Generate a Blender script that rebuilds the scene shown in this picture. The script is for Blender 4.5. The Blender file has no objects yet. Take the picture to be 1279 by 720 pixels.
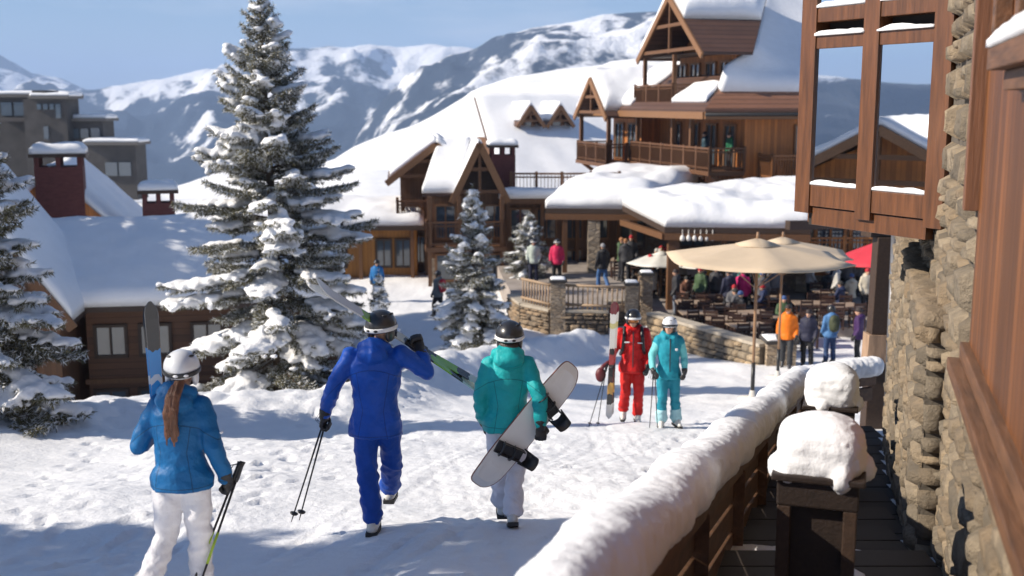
import bpy, bmesh, math, random
import numpy as np
from mathutils import Vector, Matrix, noise

S = bpy.context.scene
C = S.collection
R_ = math.radians
random.seed(7)

# ------------------------------------------------------------ camera, world, sun, exposure
F = 1400.0                      # focal length in photo pixels (photo is 1279 wide)
TH = math.atan(230 / F)         # pitch down
ZC = 8.0                        # camera height over the plaza
cam_d = bpy.data.cameras.new('camera'); cam = bpy.data.objects.new('camera', cam_d); C.objects.link(cam)
cam_d.sensor_width = 36.0; cam_d.lens = 36.0 * F / 1279.0
cam.location = (0, 0, ZC); cam.rotation_euler = (R_(90) - TH, 0, 0)
cam_d.clip_start = 0.05; cam_d.clip_end = 40000
cam_d.dof.use_dof = True; cam_d.dof.focus_distance = 9.6; cam_d.dof.aperture_fstop = 1.9
S.camera = cam

SUN_EL = R_(31); SUN_AZ = R_(-8)           # the sun stands to the left, a touch behind the camera
sun_vec = Vector((-math.cos(SUN_EL) * math.cos(SUN_AZ), math.cos(SUN_EL) * math.sin(SUN_AZ), math.sin(SUN_EL)))
W = bpy.data.worlds.new('World'); S.world = W; W.use_nodes = True
wn = W.node_tree.nodes; wl = W.node_tree.links
bg = wn['Background']; sky = wn.new('ShaderNodeTexSky'); sky.sky_type = 'NISHITA'; sky.sun_disc = False
sky.sun_elevation = SUN_EL
sky.sun_rotation = math.atan2(sun_vec.x, sun_vec.y)
sky.altitude = 600; sky.air_density = 1.0; sky.dust_density = 0.1; sky.ozone_density = 6.0
bg.inputs[1].default_value = 0.068
# thin cirrus streaks in the sky
_tc = wn.new('ShaderNodeTexCoord'); _mp = wn.new('ShaderNodeMapping'); _mp.inputs['Scale'].default_value = (1.6, 1.6, 11); wl.new(_tc.outputs['Generated'], _mp.inputs[0])
_cn = wn.new('ShaderNodeTexNoise'); _cn.inputs['Scale'].default_value = 2.1; _cn.inputs['Detail'].default_value = 6; _cn.inputs['Roughness'].default_value = .55; wl.new(_mp.outputs[0], _cn.inputs['Vector'])
_mr = wn.new('ShaderNodeMapRange'); _mr.inputs[1].default_value = .54; _mr.inputs[2].default_value = .72; _mr.inputs[4].default_value = .55; wl.new(_cn.outputs[0], _mr.inputs[0])
_mx = wn.new('ShaderNodeMix'); _mx.data_type = 'RGBA'; _mx.inputs[7].default_value = (8.0, 8.3, 8.6, 1); wl.new(_mr.outputs[0], _mx.inputs[0]); wl.new(sky.outputs[0], _mx.inputs[6]); wl.new(_mx.outputs[2], bg.inputs[0])
sl = bpy.data.lights.new('sun', 'SUN'); sl.energy = 5.0; sl.angle = R_(0.53); sl.color = (1.0, 0.90, 0.765)
so = bpy.data.objects.new('sun', sl); C.objects.link(so); so.rotation_euler = (-sun_vec).to_track_quat('-Z', 'Y').to_euler()
so.location = (-30, 0, 40)
S.view_settings.view_transform = 'Standard'; S.view_settings.look = 'None'
S.view_settings.exposure = 0.64; S.view_settings.gamma = 1; S.view_settings.use_curve_mapping = False
S.render.engine = 'CYCLES'; S.cycles.use_denoising = True
S.cycles.max_bounces = 8; S.cycles.volume_bounces = 1; S.cycles.caustics_reflective = False; S.cycles.caustics_refractive = False
S.cycles.sample_clamp_indirect = 6

def at(px, py, t):
    u = (px - 639.5) / F; v = -(py - 360) / F
    c, s = math.cos(TH), math.sin(TH)
    return Vector((t * u, t * (c + v * s), ZC + t * (-s + v * c)))

def col3(c):
    return (c[0], c[1], c[2], 1.0)

# ------------------------------------------------------------ materials
def nd(nt, typ, **kw):
    n = nt.nodes.new(typ)
    for k, v in kw.items():
        if k in n.inputs: n.inputs[k].default_value = v
        else: setattr(n, k, v)
    return n
def math_n(nt, op, a, b=None, clamp=False):
    n = nt.nodes.new('ShaderNodeMath'); n.operation = op; n.use_clamp = clamp
    for i, x in enumerate((a, b)):
        if x is None: continue
        if isinstance(x, (int, float)): n.inputs[i].default_value = x
        else: nt.links.new(x, n.inputs[i])
    return n.outputs[0]
def mixc(nt, f, a, b):
    n = nt.nodes.new('ShaderNodeMix'); n.data_type = 'RGBA'
    for i, x in ((0, f), (6, a), (7, b)):
        if isinstance(x, (int, float)): n.inputs[i].default_value = x
        elif isinstance(x, (tuple, list)): n.inputs[i].default_value = col3(x)
        else: nt.links.new(x, n.inputs[i])
    return n.outputs[2]
def base_mat(name):
    m = bpy.data.materials.new(name); m.use_nodes = True
    nt = m.node_tree; return m, nt, nt.nodes['Principled BSDF']
def ocoord(nt, scale=(1, 1, 1)):
    tc = nt.nodes.new('ShaderNodeTexCoord'); mp = nt.nodes.new('ShaderNodeMapping')
    mp.inputs['Scale'].default_value = scale
    nt.links.new(tc.outputs['Object'], mp.inputs[0]); return mp.outputs[0]
def noise_n(nt, vec, scale, detail=4, rough=.55):
    n = nd(nt, 'ShaderNodeTexNoise', Scale=scale, Detail=detail, Roughness=rough)
    nt.links.new(vec, n.inputs['Vector']); return n.outputs[0]
def ramp(nt, f, lo, hi):
    n = nt.nodes.new('ShaderNodeMapRange'); n.inputs[1].default_value = lo; n.inputs[2].default_value = hi
    nt.links.new(f, n.inputs[0]); return n.outputs[0]
def bump(nt, bs, h, strength, dist):
    b = nd(nt, 'ShaderNodeBump', Strength=strength, Distance=dist); nt.links.new(h, b.inputs['Height'])
    nt.links.new(b.outputs[0], bs.inputs['Normal'])

def plain(name, c, rough=.6, var=.18, scale=9, metal=0, bmp=0, bscale=40, bdist=.01, stretch=(1, 1, 1), coat=0, spec=None):
    m, nt, bs = base_mat(name)
    v = ocoord(nt, stretch); n = ramp(nt, noise_n(nt, v, scale), .25, .75)
    lo = tuple(x * (1 - var) for x in c); hi = tuple(min(1, x * (1 + var)) for x in c)
    nt.links.new(mixc(nt, n, lo, hi), bs.inputs['Base Color'])
    bs.inputs['Roughness'].default_value = rough; bs.inputs['Metallic'].default_value = metal
    if coat: bs.inputs['Coat Weight'].default_value = coat; bs.inputs['Coat Roughness'].default_value = .12
    if spec is not None: bs.inputs['Specular IOR Level'].default_value = spec
    if bmp: bump(nt, bs, noise_n(nt, v, bscale, 5), bmp, bdist)
    return m

def fabric(name, c, rough=.62, seams=None):
    m, nt, bs = base_mat(name)
    v = ocoord(nt)
    n = ramp(nt, noise_n(nt, v, 6, 5), .3, .7)
    lo = tuple(x * .88 for x in c); hi = tuple(min(1, x * 1.1) for x in c)
    cc = mixc(nt, n, lo, hi); ln = None
    if seams:
        tc = nt.nodes.new('ShaderNodeTexCoord'); sp = nt.nodes.new('ShaderNodeSeparateXYZ'); nt.links.new(tc.outputs['Object'], sp.inputs[0]); X, Y, Z = sp.outputs
        near = lambda q, v0, w0: math_n(nt, 'LESS_THAN', math_n(nt, 'ABSOLUTE', math_n(nt, 'SUBTRACT', q, v0)), w0)
        ax = math_n(nt, 'ABSOLUTE', X); bowed = math_n(nt, 'ADD', Z, math_n(nt, 'MULTIPLY', math_n(nt, 'MULTIPLY', X, X), 1.6))
        ln = near(bowed, seams[0], .0035)
        low = math_n(nt, 'LESS_THAN', bowed, seams[0]); cv = math_n(nt, 'ADD', ax, math_n(nt, 'MULTIPLY', math_n(nt, 'ABSOLUTE', math_n(nt, 'SUBTRACT', Z, 1.06)), -.16))
        ln = math_n(nt, 'MAXIMUM', ln, math_n(nt, 'MULTIPLY', low, near(cv, .085, .003)))
        for z0 in seams[1:]: ln = math_n(nt, 'MAXIMUM', ln, near(Z, z0, .003))
        cc = mixc(nt, math_n(nt, 'MULTIPLY', ln, .6), cc, tuple(x * .25 for x in c))
    nt.links.new(cc, bs.inputs['Base Color'])
    bs.inputs['Roughness'].default_value = rough; bs.inputs['Specular IOR Level'].default_value = .3
    bs.inputs['Sheen Weight'].default_value = .03
    a = noise_n(nt, v, 13, 3, .5); b = noise_n(nt, v, 240, 2)
    h = math_n(nt, 'ADD', math_n(nt, 'MULTIPLY', a, 1.0), math_n(nt, 'MULTIPLY', b, .05))
    if ln is not None: h = math_n(nt, 'SUBTRACT', h, math_n(nt, 'MULTIPLY', ln, .35))
    bump(nt, bs, h, .6, .03)
    return m

def planks(name, c, width=.14, axis='xy', var=.3, rough=.62, gap=.06, dark=.25, grain=60):
    """boards; axis is the coordinate that runs ACROSS the boards: 'xy' vertical boards on walls, 'z' horizontal, 'x','y'"""
    m, nt, bs = base_mat(name)
    tc = nt.nodes.new('ShaderNodeTexCoord'); sp = nt.nodes.new('ShaderNodeSeparateXYZ'); nt.links.new(tc.outputs['Object'], sp.inputs[0])
    X, Y, Z = sp.outputs
    if axis == 'xy': q = math_n(nt, 'ADD', X, Y); st = (9, 9, .6)
    elif axis == 'z': q = Z; st = (.6, .6, 9)
    elif axis == 'xv': q = X; st = (11, 11, .45)
    elif axis == 'x': q = X; st = (9, .6, 9)
    else: q = Y; st = (.6, 9, 9)
    s = math_n(nt, 'MULTIPLY', q, 1.0 / width); idx = math_n(nt, 'FLOOR', s); fr = math_n(nt, 'FRACT', s)
    wn_ = nt.nodes.new('ShaderNodeTexWhiteNoise'); wn_.noise_dimensions = '1D'; nt.links.new(idx, wn_.inputs['W'])
    mp = nt.nodes.new('ShaderNodeMapping'); mp.inputs['Scale'].default_value = st
    nt.links.new(tc.outputs['Object'], mp.inputs[0])
    g = noise_n(nt, mp.outputs[0], grain / 20, 6, .65)
    tone = math_n(nt, 'ADD', math_n(nt, 'MULTIPLY', wn_.outputs[0], .55), math_n(nt, 'MULTIPLY', ramp(nt, g, .3, .7), .45))
    cc = mixc(nt, tone, tuple(x * (1 - var) for x in c), tuple(min(1, x * (1 + var)) for x in c))
    big = ramp(nt, noise_n(nt, ocoord(nt), .9, 4), .35, .75)
    cc = mixc(nt, math_n(nt, 'MULTIPLY', big, .35), cc, tuple(x * .55 for x in c))
    d = math_n(nt, 'ABSOLUTE', math_n(nt, 'SUBTRACT', fr, .5))
    gm = math_n(nt, 'GREATER_THAN', d, .5 - gap / 2)
    cc = mixc(nt, gm, cc, tuple(x * dark for x in c))
    nt.links.new(cc, bs.inputs['Base Color']); bs.inputs['Roughness'].default_value = rough
    h = math_n(nt, 'SUBTRACT', math_n(nt, 'MULTIPLY', g, .3), gm)
    bump(nt, bs, h, .6, .01)
    return m

def wood(name, c, var=.3, rough=.6, stretch=(8, 8, 8), scale=3, coat=0):
    return plain(name, c, rough, var, scale, bmp=.35, bscale=6, bdist=.01, stretch=stretch, coat=coat)

def stone_v(name, c, scale=3.2, squash=1.8, var=.45, mortar=(.2, .18, .15)):
    m, nt, bs = base_mat(name)
    v = ocoord(nt, (1, 1, squash))
    vn = nd(nt, 'ShaderNodeTexNoise', Scale=3.0, Detail=3.0); nt.links.new(v, vn.inputs['Vector'])
    mx = nt.nodes.new('ShaderNodeVectorMath'); mx.operation = 'MULTIPLY_ADD'
    nt.links.new(vn.outputs['Color'], mx.inputs[0]); mx.inputs[1].default_value = (.30, .30, .30); nt.links.new(v, mx.inputs[2])
    a = nd(nt, 'ShaderNodeTexVoronoi', Scale=scale); a.feature = 'F1'; nt.links.new(mx.outputs[0], a.inputs['Vector'])
    e = nd(nt, 'ShaderNodeTexVoronoi', Scale=scale); e.feature = 'DISTANCE_TO_EDGE'; nt.links.new(mx.outputs[0], e.inputs['Vector'])
    sp = nt.nodes.new('ShaderNodeSeparateColor'); nt.links.new(a.outputs['Color'], sp.inputs[0])
    fine = ramp(nt, noise_n(nt, v, 14, 6, .65), .25, .75)
    tone = math_n(nt, 'ADD', math_n(nt, 'MULTIPLY', sp.outputs[0], .6), math_n(nt, 'MULTIPLY', fine, .4))
    warm = (c[0] * 1.12, c[1] * .98, c[2] * .8)
    cc = mixc(nt, tone, tuple(x * (1 - var) for x in c), tuple(min(1, x * (1 + var)) for x in c))
    cc = mixc(nt, math_n(nt, 'MULTIPLY', sp.outputs[1], .5), cc, warm)
    ms = math_n(nt, 'LESS_THAN', e.outputs['Distance'], .022)
    cc = mixc(nt, ms, cc, mortar)
    nt.links.new(cc, bs.inputs['Base Color']); bs.inputs['Roughness'].default_value = .9
    h = math_n(nt, 'ADD', math_n(nt, 'MINIMUM', math_n(nt, 'MULTIPLY', e.outputs['Distance'], 6), .8), math_n(nt, 'MULTIPLY', fine, .4))
    bump(nt, bs, h, .9, .05)
    return m

def island_stone(name, c):
    """real stones: each island of the mesh is one stone with a colour of its own"""
    m, nt, bs = base_mat(name)
    g = nt.nodes.new('ShaderNodeNewGeometry'); rnd = g.outputs['Random Per Island']
    v = ocoord(nt)
    fine = ramp(nt, noise_n(nt, v, 22, 8, .68), .28, .74); blot = ramp(nt, noise_n(nt, v, 5, 5, .6), .42, .62)
    tone = math_n(nt, 'ADD', math_n(nt, 'MULTIPLY', rnd, .5), math_n(nt, 'MULTIPLY', fine, .5))
    cc = mixc(nt, tone, (c[0] * .38, c[1] * .37, c[2] * .36), (c[0] * 1.45, c[1] * 1.42, c[2] * 1.35))
    r2 = math_n(nt, 'FRACT', math_n(nt, 'MULTIPLY', rnd, 17.3))
    cc = mixc(nt, math_n(nt, 'MULTIPLY', r2, .42), cc, (c[0] * 1.2, c[1] * .96, c[2] * .68)); r3 = math_n(nt, 'FRACT', math_n(nt, 'MULTIPLY', rnd, 41.7)); cc = mixc(nt, math_n(nt, 'MULTIPLY', math_n(nt, 'GREATER_THAN', r3, .72), .6), cc, (c[0] * .42, c[1] * .42, c[2] * .42))
    cc = mixc(nt, math_n(nt, 'MULTIPLY', blot, .45), cc, (.10, .088, .07))
    nt.links.new(cc, bs.inputs['Base Color']); bs.inputs['Roughness'].default_value = .92
    h = math_n(nt, 'ADD', fine, math_n(nt, 'MULTIPLY', noise_n(nt, v, 70, 4), .5))
    bump(nt, bs, h, .8, .03)
    return m

def snow_mat(name, c=(.86, .87, .89), bs1=9, st=.45, tread=0.0):
    m, nt, bs = base_mat(name)
    v = ocoord(nt)
    n = ramp(nt, noise_n(nt, v, 2.2, 5), .3, .7)
    nt.links.new(mixc(nt, n, tuple(x * .95 for x in c), c), bs.inputs['Base Color'])
    bs.inputs['Roughness'].default_value = .55; bs.inputs['Specular IOR Level'].default_value = .25
    a = noise_n(nt, v, bs1, 7, .6); b = noise_n(nt, v, 90, 4, .6)
    h = math_n(nt, 'ADD', a, math_n(nt, 'MULTIPLY', b, .12))
    bump(nt, bs, h, st, .05 + tread)
    return m

def glass(name, c=(.03, .04, .05), rough=.04, metal=0.0):
    m, nt, bs = base_mat(name)
    bs.inputs['Base Color'].default_value = col3(c); bs.inputs['Roughness'].default_value = rough
    bs.inputs['Specular IOR Level'].default_value = .9; bs.inputs['IOR'].default_value = 1.6; bs.inputs['Metallic'].default_value = metal
    return m

SNOW = snow_mat('snow', bs1=7, st=.35)
GSNOW = snow_mat('trodden_snow', (.84, .85, .87), bs1=8, st=.5)
TSNOW = snow_mat('tree_snow', bs1=14, st=.6)
NEEDLE = plain('spruce_needles', (.125, .115, .056), .6, .5, 2.2)
_nt = NEEDLE.node_tree; _bs = _nt.nodes['Principled BSDF']; _old = _bs.inputs['Base Color'].links[0].from_socket      # some needles carry hoar frost
_g = _nt.nodes.new('ShaderNodeNewGeometry'); _nt.links.new(mixc(_nt, math_n(_nt, 'GREATER_THAN', _g.outputs['Random Per Island'], .66), _old, (.74, .76, .79)), _bs.inputs['Base Color'])
BARK = wood('bark', (.10, .07, .05), .4, .9)
LOG = wood('weathered_timber', (.13, .058, .022), .35)
DARKWOOD = wood('dark_timber', (.045, .025, .015), .35)
WALLWOOD = planks('facade_boards', (.42, .15, .034), .17, 'xy', .5)
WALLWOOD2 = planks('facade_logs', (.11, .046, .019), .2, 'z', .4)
YELWOOD = planks('ochre_boards', (.36, .16, .034), .18, 'xy', .25)
GREYWOOD = planks('grey_boards', (.15, .072, .032), .16, 'xy', .35)
BALWOOD = wood('balcony_wood', (.115, .050, .020), .35)
TRIM = wood('roof_trim', (.20, .098, .042), .3)
TILE = planks('brown_tiles', (.10, .05, .034), .22, 'z', .35, gap=.12)
TILE2 = planks('red_brown_tiles', (.27, .125, .072), .2, 'z', .3, gap=.12)
STONE = stone_v('rubble_stone', (.36, .30, .23), 3.0)
STONED = stone_v('grey_rubble', (.30, .26, .21), 3.4)
PANE = glass('window_glass', (.06, .08, .10))
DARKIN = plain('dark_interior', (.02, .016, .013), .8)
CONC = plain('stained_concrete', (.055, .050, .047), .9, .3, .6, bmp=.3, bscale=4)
CHIM = plain('red_chimney_brick', (.12, .040, .036), .9, .25, 6, bmp=.5, bscale=18, stretch=(1, 1, 3))
BLACK = plain('black_plastic', (.018, .018, .02), .38, .2)
BLACKM = plain('black_metal', (.03, .03, .032), .4, .2, metal=.4)
STEEL = plain('brushed_steel', (.45, .45, .46), .35, .1, metal=.9)

# ------------------------------------------------------------ object helpers
def link(o): C.objects.link(o); return o
def tag(o, label, cat, group=None, kind=None):
    if label: o['label'] = label
    if cat: o['category'] = cat
    if group: o['group'] = group
    if kind: o['kind'] = kind
    return o
def thing(name, loc, label, cat, group=None, rz=0.0):
    o = bpy.data.objects.new(name, None); link(o); o.empty_display_size = .2
    o.location = loc; o.rotation_euler = (0, 0, rz)
    return tag(o, label, cat, group)
def copy_tree(o, parent=None):
    c = o.copy(); link(c); c.parent = parent
    if parent is not None: c.matrix_parent_inverse = o.matrix_parent_inverse.copy()
    for ch in list(o.children): copy_tree(ch, c)
    return c

class MB:
    def __init__(s): s.v = []; s.f = []
    def add(s, vs, fs):
        b = len(s.v); s.v.extend([tuple(p) for p in vs]); s.f.extend([tuple(i + b for i in f) for f in fs]); return s
    def box(s, lo, hi):
        x0, y0, z0 = lo; x1, y1, z1 = hi
        return s.add([(x0, y0, z0), (x1, y0, z0), (x1, y1, z0), (x0, y1, z0), (x0, y0, z1), (x1, y0, z1), (x1, y1, z1), (x0, y1, z1)],
                     [(0, 3, 2, 1), (4, 5, 6, 7), (0, 1, 5, 4), (1, 2, 6, 5), (2, 3, 7, 6), (3, 0, 4, 7)])
    def beam(s, p, q, w, h, up=(0, 0, 1)):
        p = Vector(p); q = Vector(q); d = (q - p).normalized(); up = Vector(up)
        if abs(d.dot(up)) > .98: up = Vector((0, 1, 0)) if abs(d.y) < .9 else Vector((1, 0, 0))
        r = d.cross(up).normalized() * (w / 2); u = r.cross(d).normalized() * (h / 2)
        vs = [p - r - u, p + r - u, p + r + u, p - r + u, q - r - u, q + r - u, q + r + u, q - r + u]
        return s.add(vs, [(0, 3, 2, 1)[::-1], (4, 5, 6, 7)[::-1], (0, 1, 5, 4)[::-1], (1, 2, 6, 5)[::-1], (2, 3, 7, 6)[::-1], (3, 0, 4, 7)[::-1]])
    def tube(s, pts, rad, n=10, sq=1.0, caps=True, upv=None):
        """swept tube; rad: number or list of r or (rw, rh)"""
        pts = [Vector(p) for p in pts]; m = len(pts)
        if not isinstance(rad, (list,)): rad = [rad] * m
        vs = []; prev = None
        for i, p in enumerate(pts):
            d = (pts[min(i + 1, m - 1)] - pts[max(i - 1, 0)])
            d = d.normalized() if d.length > 1e-9 else Vector((0, 0, 1))
            if prev is None:
                a = Vector(upv) if upv else (Vector((0, 0, 1)) if abs(d.z) < .9 else Vector((0, 1, 0)))
            else: a = prev
            u = (a - d * a.dot(d)).normalized(); prev = u; r = d.cross(u)
            q = rad[i]; rw, rh = (q, q) if not isinstance(q, tuple) else q
            for k in range(n):
                th = 2 * math.pi * k / n
                vs.append(p + r * (math.cos(th) * rw) + u * (math.sin(th) * rh))
        fs = [(i * n + k, i * n + (k + 1) % n, (i + 1) * n + (k + 1) % n, (i + 1) * n + k) for i in range(m - 1) for k in range(n)]
        if caps: fs.append(tuple(range(n - 1, -1, -1))); fs.append(tuple((m - 1) * n + k for k in range(n)))
        return s.add(vs, fs)
    def capsule(s, p, q, r1, r2, n=14, k=4):
        """round-ended tapered limb"""
        p = Vector(p); q = Vector(q); d = (q - p)
        L = d.length
        d = d.normalized() if L > 1e-6 else Vector((0, 0, 1))
        pts = []; rs = []
        for i in range(k + 1):
            a = math.pi / 2 * (1 - i / k); pts.append(p - d * (r1 * math.sin(a))); rs.append(max(1e-4, r1 * math.cos(a)))
        for i in range(k + 1):
            a = math.pi / 2 * (i / k); pts.append(q + d * (r2 * math.sin(a))); rs.append(max(1e-4, r2 * math.cos(a)))
        return s.tube(pts, rs, n)
    def chain(s, pts, rs, n=14):
        for i in range(len(pts) - 1): s.capsule(pts[i], pts[i + 1], rs[i], rs[i + 1], n)
        return s
    def ell(s, c, r, n=16, m=10, rot=None, p=1.0):
        c = Vector(c); vs = []
        for i in range(m + 1):
            ph = -math.pi / 2 + math.pi * i / m
            for k in range(n):
                th = 2 * math.pi * k / n
                f = lambda x: math.copysign(abs(x) ** p, x)
                q = Vector((r[0] * f(math.cos(ph)) * f(math.cos(th)), r[1] * f(math.cos(ph)) * f(math.sin(th)), r[2] * f(math.sin(ph))))
                if rot is not None: q = rot @ q
                vs.append(c + q)
        fs = [(i * n + k, i * n + (k + 1) % n, (i + 1) * n + (k + 1) % n, (i + 1) * n + k) for i in range(m) for k in range(n)]
        return s.add(vs, fs)
    def lathe(s, c, prof, n=20):
        c = Vector(c); vs = [(c.x + r * math.cos(2 * math.pi * k / n), c.y + r * math.sin(2 * math.pi * k / n), c.z + z) for r, z in prof for k in range(n)]
        m = len(prof)
        fs = [(i * n + k, i * n + (k + 1) % n, (i + 1) * n + (k + 1) % n, (i + 1) * n + k) for i in range(m - 1) for k in range(n)]
        fs.append(tuple(range(n - 1, -1, -1))); fs.append(tuple((m - 1) * n + k for k in range(n)))
        return s.add(vs, fs)
    def slab(s, quad, th, dirv=(0, 0, 1)):
        """thick polygon: quad is its underside, pushed by th along dirv"""
        d = Vector(dirv).normalized() * th; q = [Vector(p) for p in quad]; n = len(q)
        fs = [tuple(range(n - 1, -1, -1)), tuple(range(n, 2 * n))] + [(i, (i + 1) % n, n + (i + 1) % n, n + i) for i in range(n)]
        return s.add(q + [p + d for p in q], fs)
    def snow(s, A, B, Cc, D, th, nu=24, nv=14, edge=.16, amp=.25, sc=1.2, seed=0.0, lip=.45, up=(0, 0, 1), drop=0.0):
        """pillow of snow lying on the quad A-B-C-D"""
        A, B, Cc, D = [Vector(p) for p in (A, B, Cc, D)]; up = Vector(up); b = len(s.v); vs = []; bs_ = []
        for j in range(nv + 1):
            for i in range(nu + 1):
                a = i / nu; c = j / nv
                P = (A * (1 - a) + B * a) * (1 - c) + (D * (1 - a) + Cc * a) * c
                e1 = min(a, 1 - a) / edge; e2 = min(c, 1 - c) / edge
                f1 = math.sqrt(max(0, 1 - max(0, 1 - e1) ** 2)); f2 = math.sqrt(max(0, 1 - max(0, 1 - e2) ** 2))
                f = lip + (1 - lip) * min(f1, f2) * (.5 + .5 * max(f1, f2))
                n = noise.noise((P * sc) + Vector((seed, seed, 0))) * amp + noise.noise(P * sc * 3.1 + Vector((0, seed, 3))) * amp * .35
                vs.append(P + up * (th * f * (1 + n))); bs_.append(P - up * drop)
        w = nu + 1
        fs = [(j * w + i, j * w + i + 1, (j + 1) * w + i + 1, (j + 1) * w + i) for j in range(nv) for i in range(nu)]
        ring = [i for i in range(nu + 1)] + [j * w + nu for j in range(1, nv + 1)] + [nv * w + i for i in range(nu - 1, -1, -1)] + [j * w for j in range(nv - 1, 0, -1)]
        k0 = len(vs); k = len(ring); vs = vs + [bs_[i] for i in ring]
        fs += [(ring[(i + 1) % k], ring[i], k0 + i, k0 + (i + 1) % k) for i in range(k)]
        fs.append(tuple(k0 + i for i in range(k - 1, -1, -1)))
        return s.add(vs, fs)
    def xform(s, M):
        s.v = [tuple(M @ Vector(p)) for p in s.v]; return s
    def mesh(s, name):
        me = bpy.data.meshes.new(name); me.from_pydata(s.v, [], s.f); me.update(); return me
    def build(s, name, m, parent=None, smooth=False, bevel=0.0):
        me = s.mesh(name)
        if bevel:
            bm = bmesh.new(); bm.from_mesh(me)
            bmesh.ops.bevel(bm, geom=bm.edges[:], offset=bevel, segments=2, affect='EDGES', profile=.6, clamp_overlap=True)
            bm.to_mesh(me); bm.free()
        me.materials.append(m); o = bpy.data.objects.new(name, me); link(o); o.parent = parent
        if smooth: me.polygons.foreach_set('use_smooth', [True] * len(me.polygons))
        return o

def remesh(mb, name, m, parent=None, voxel=.02, smooth=3, disp=None, dstr=0.0, dscale=.1, dec=None, sfac=.5):
    """fuse overlapping lumps into one continuous skin"""
    me = mb.mesh('tmp'); o = bpy.data.objects.new('tmp', me); link(o)
    r = o.modifiers.new('r', 'REMESH'); r.mode = 'VOXEL'; r.voxel_size = voxel; r.use_smooth_shade = True
    if smooth:
        sm = o.modifiers.new('s', 'SMOOTH'); sm.iterations = smooth; sm.factor = sfac
    if dec:
        d = o.modifiers.new('d', 'DECIMATE'); d.ratio = dec
    dg = bpy.context.evaluated_depsgraph_get(); ev = o.evaluated_get(dg)
    m2 = bpy.data.meshes.new_from_object(ev); bpy.data.objects.remove(o); bpy.data.meshes.remove(me)
    m2.name = name; m2.materials.clear(); m2.materials.append(m)
    if disp:
        n = len(m2.vertices); co = np.empty(n * 3); m2.vertices.foreach_get('co', co); co = co.reshape(-1, 3)
        no = np.empty(n * 3); m2.vertices.foreach_get('normal', no); no = no.reshape(-1, 3)
        for i in range(n):
            co[i] += no[i] * disp(Vector(co[i]), Vector(no[i]))
        m2.vertices.foreach_set('co', co.ravel()); m2.update()
    m2.polygons.foreach_set('use_smooth', [True] * len(m2.polygons))
    ob = bpy.data.objects.new(name, m2); link(ob); ob.parent = parent
    return ob

def nz(x, y, z=0.0, s=1.0): return noise.noise(Vector((x * s, y * s, z)))
def sstep(a, b, x):
    x = (x - a) / (b - a); x = max(0.0, min(1.0, x)); return x * x * (3 - 2 * x)
# ------------------------------------------------------------ terrain
BANK = [(-14, 11, .75, 2.0), (-10, 14.5, .55, 2.0), (-6.5, 17.6, .40, 1.9), (-3.2, 19.2, .42, 1.5), (-2.3, 23.5, .55, 1.2), (-1.6, 27.6, .80, 1.3),
        (0.3, 32.0, .75, 1.2), (2.4, 35.6, .65, 1.0)]
def bank(x, y):
    best = 0.0
    for (x0, y0, h0, w0), (x1, y1, h1, w1) in zip(BANK, BANK[1:]):
        dx, dy = x1 - x0, y1 - y0; k = ((x - x0) * dx + (y - y0) * dy) / (dx * dx + dy * dy); k = max(0, min(1, k))
        d = math.hypot(x - x0 - k * dx, y - y0 - k * dy); w = w0 + (w1 - w0) * k; h = h0 + (h1 - h0) * k
        best = max(best, h * math.exp(-(d / w) ** 2 * 1.6))
    return best
def sidex(y, off): return off + .308 * y           # line of the right-hand wall
def railx0(y): return -.98 + .327 * y
def base_z(x, y):
    a = 6.16 - .1864 * y
    k = .45
    z = a if a > 6 else k * math.log(math.exp(a / k) + math.exp(-0.02 / k))
    return z
PR = {}
def ground_z(x, y, fine=True):
    z = base_z(x, y)
    b = bank(x, y); z += b
    z -= .15 * sstep(-.5, -1.9, x) * sstep(10.5, 8.2, y)
    # fall away towards the valley on the left
    lim = -7.5 - max(0, 24 - y) * .3 - max(0, y - 34) * .12
    fall = lim - x; fall = 1.2 * math.log(1 + math.exp(min(40, fall / 1.2)))
    if y > 14:
        f = sstep(14, 24, y); z -= f * (2.6 * (1 - math.exp(-fall / 5.0)) + .06 * fall)
    if fine:
        n = nz(x, y, 0, .45) * .09 + nz(x, y, 3, 1.3) * .04
        rough = .35 + .9 * min(1, b / .3)
        n += rough * (nz(x, y, 7, 2.9) * .03 + nz(x, y, 9, 6.5) * .016)
        tread = nz(x * .55, y, 5, 9.0) * .007 + nz(x, y, 11, 19) * .003
        # lumpy berm and trail left by the plough
        n += (b > .08) * abs(nz(x, y, 21, 1.7)) * .16 * min(1, b / .3)
        z += n + tread
        for (px_, py_, ca, sa, L, w_, dep) in PR.get((int(x * 2), int(y * 2)), ()):
            dx, dy = x - px_, y - py_; u = (dx * ca + dy * sa) / L; v = (-dx * sa + dy * ca) / w_; q = u * u + v * v
            if q < 3: z += dep * (-math.exp(-q * q) + .45 * math.exp(-((math.sqrt(q) - 1.35) / .3) ** 2))
    return z

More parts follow.
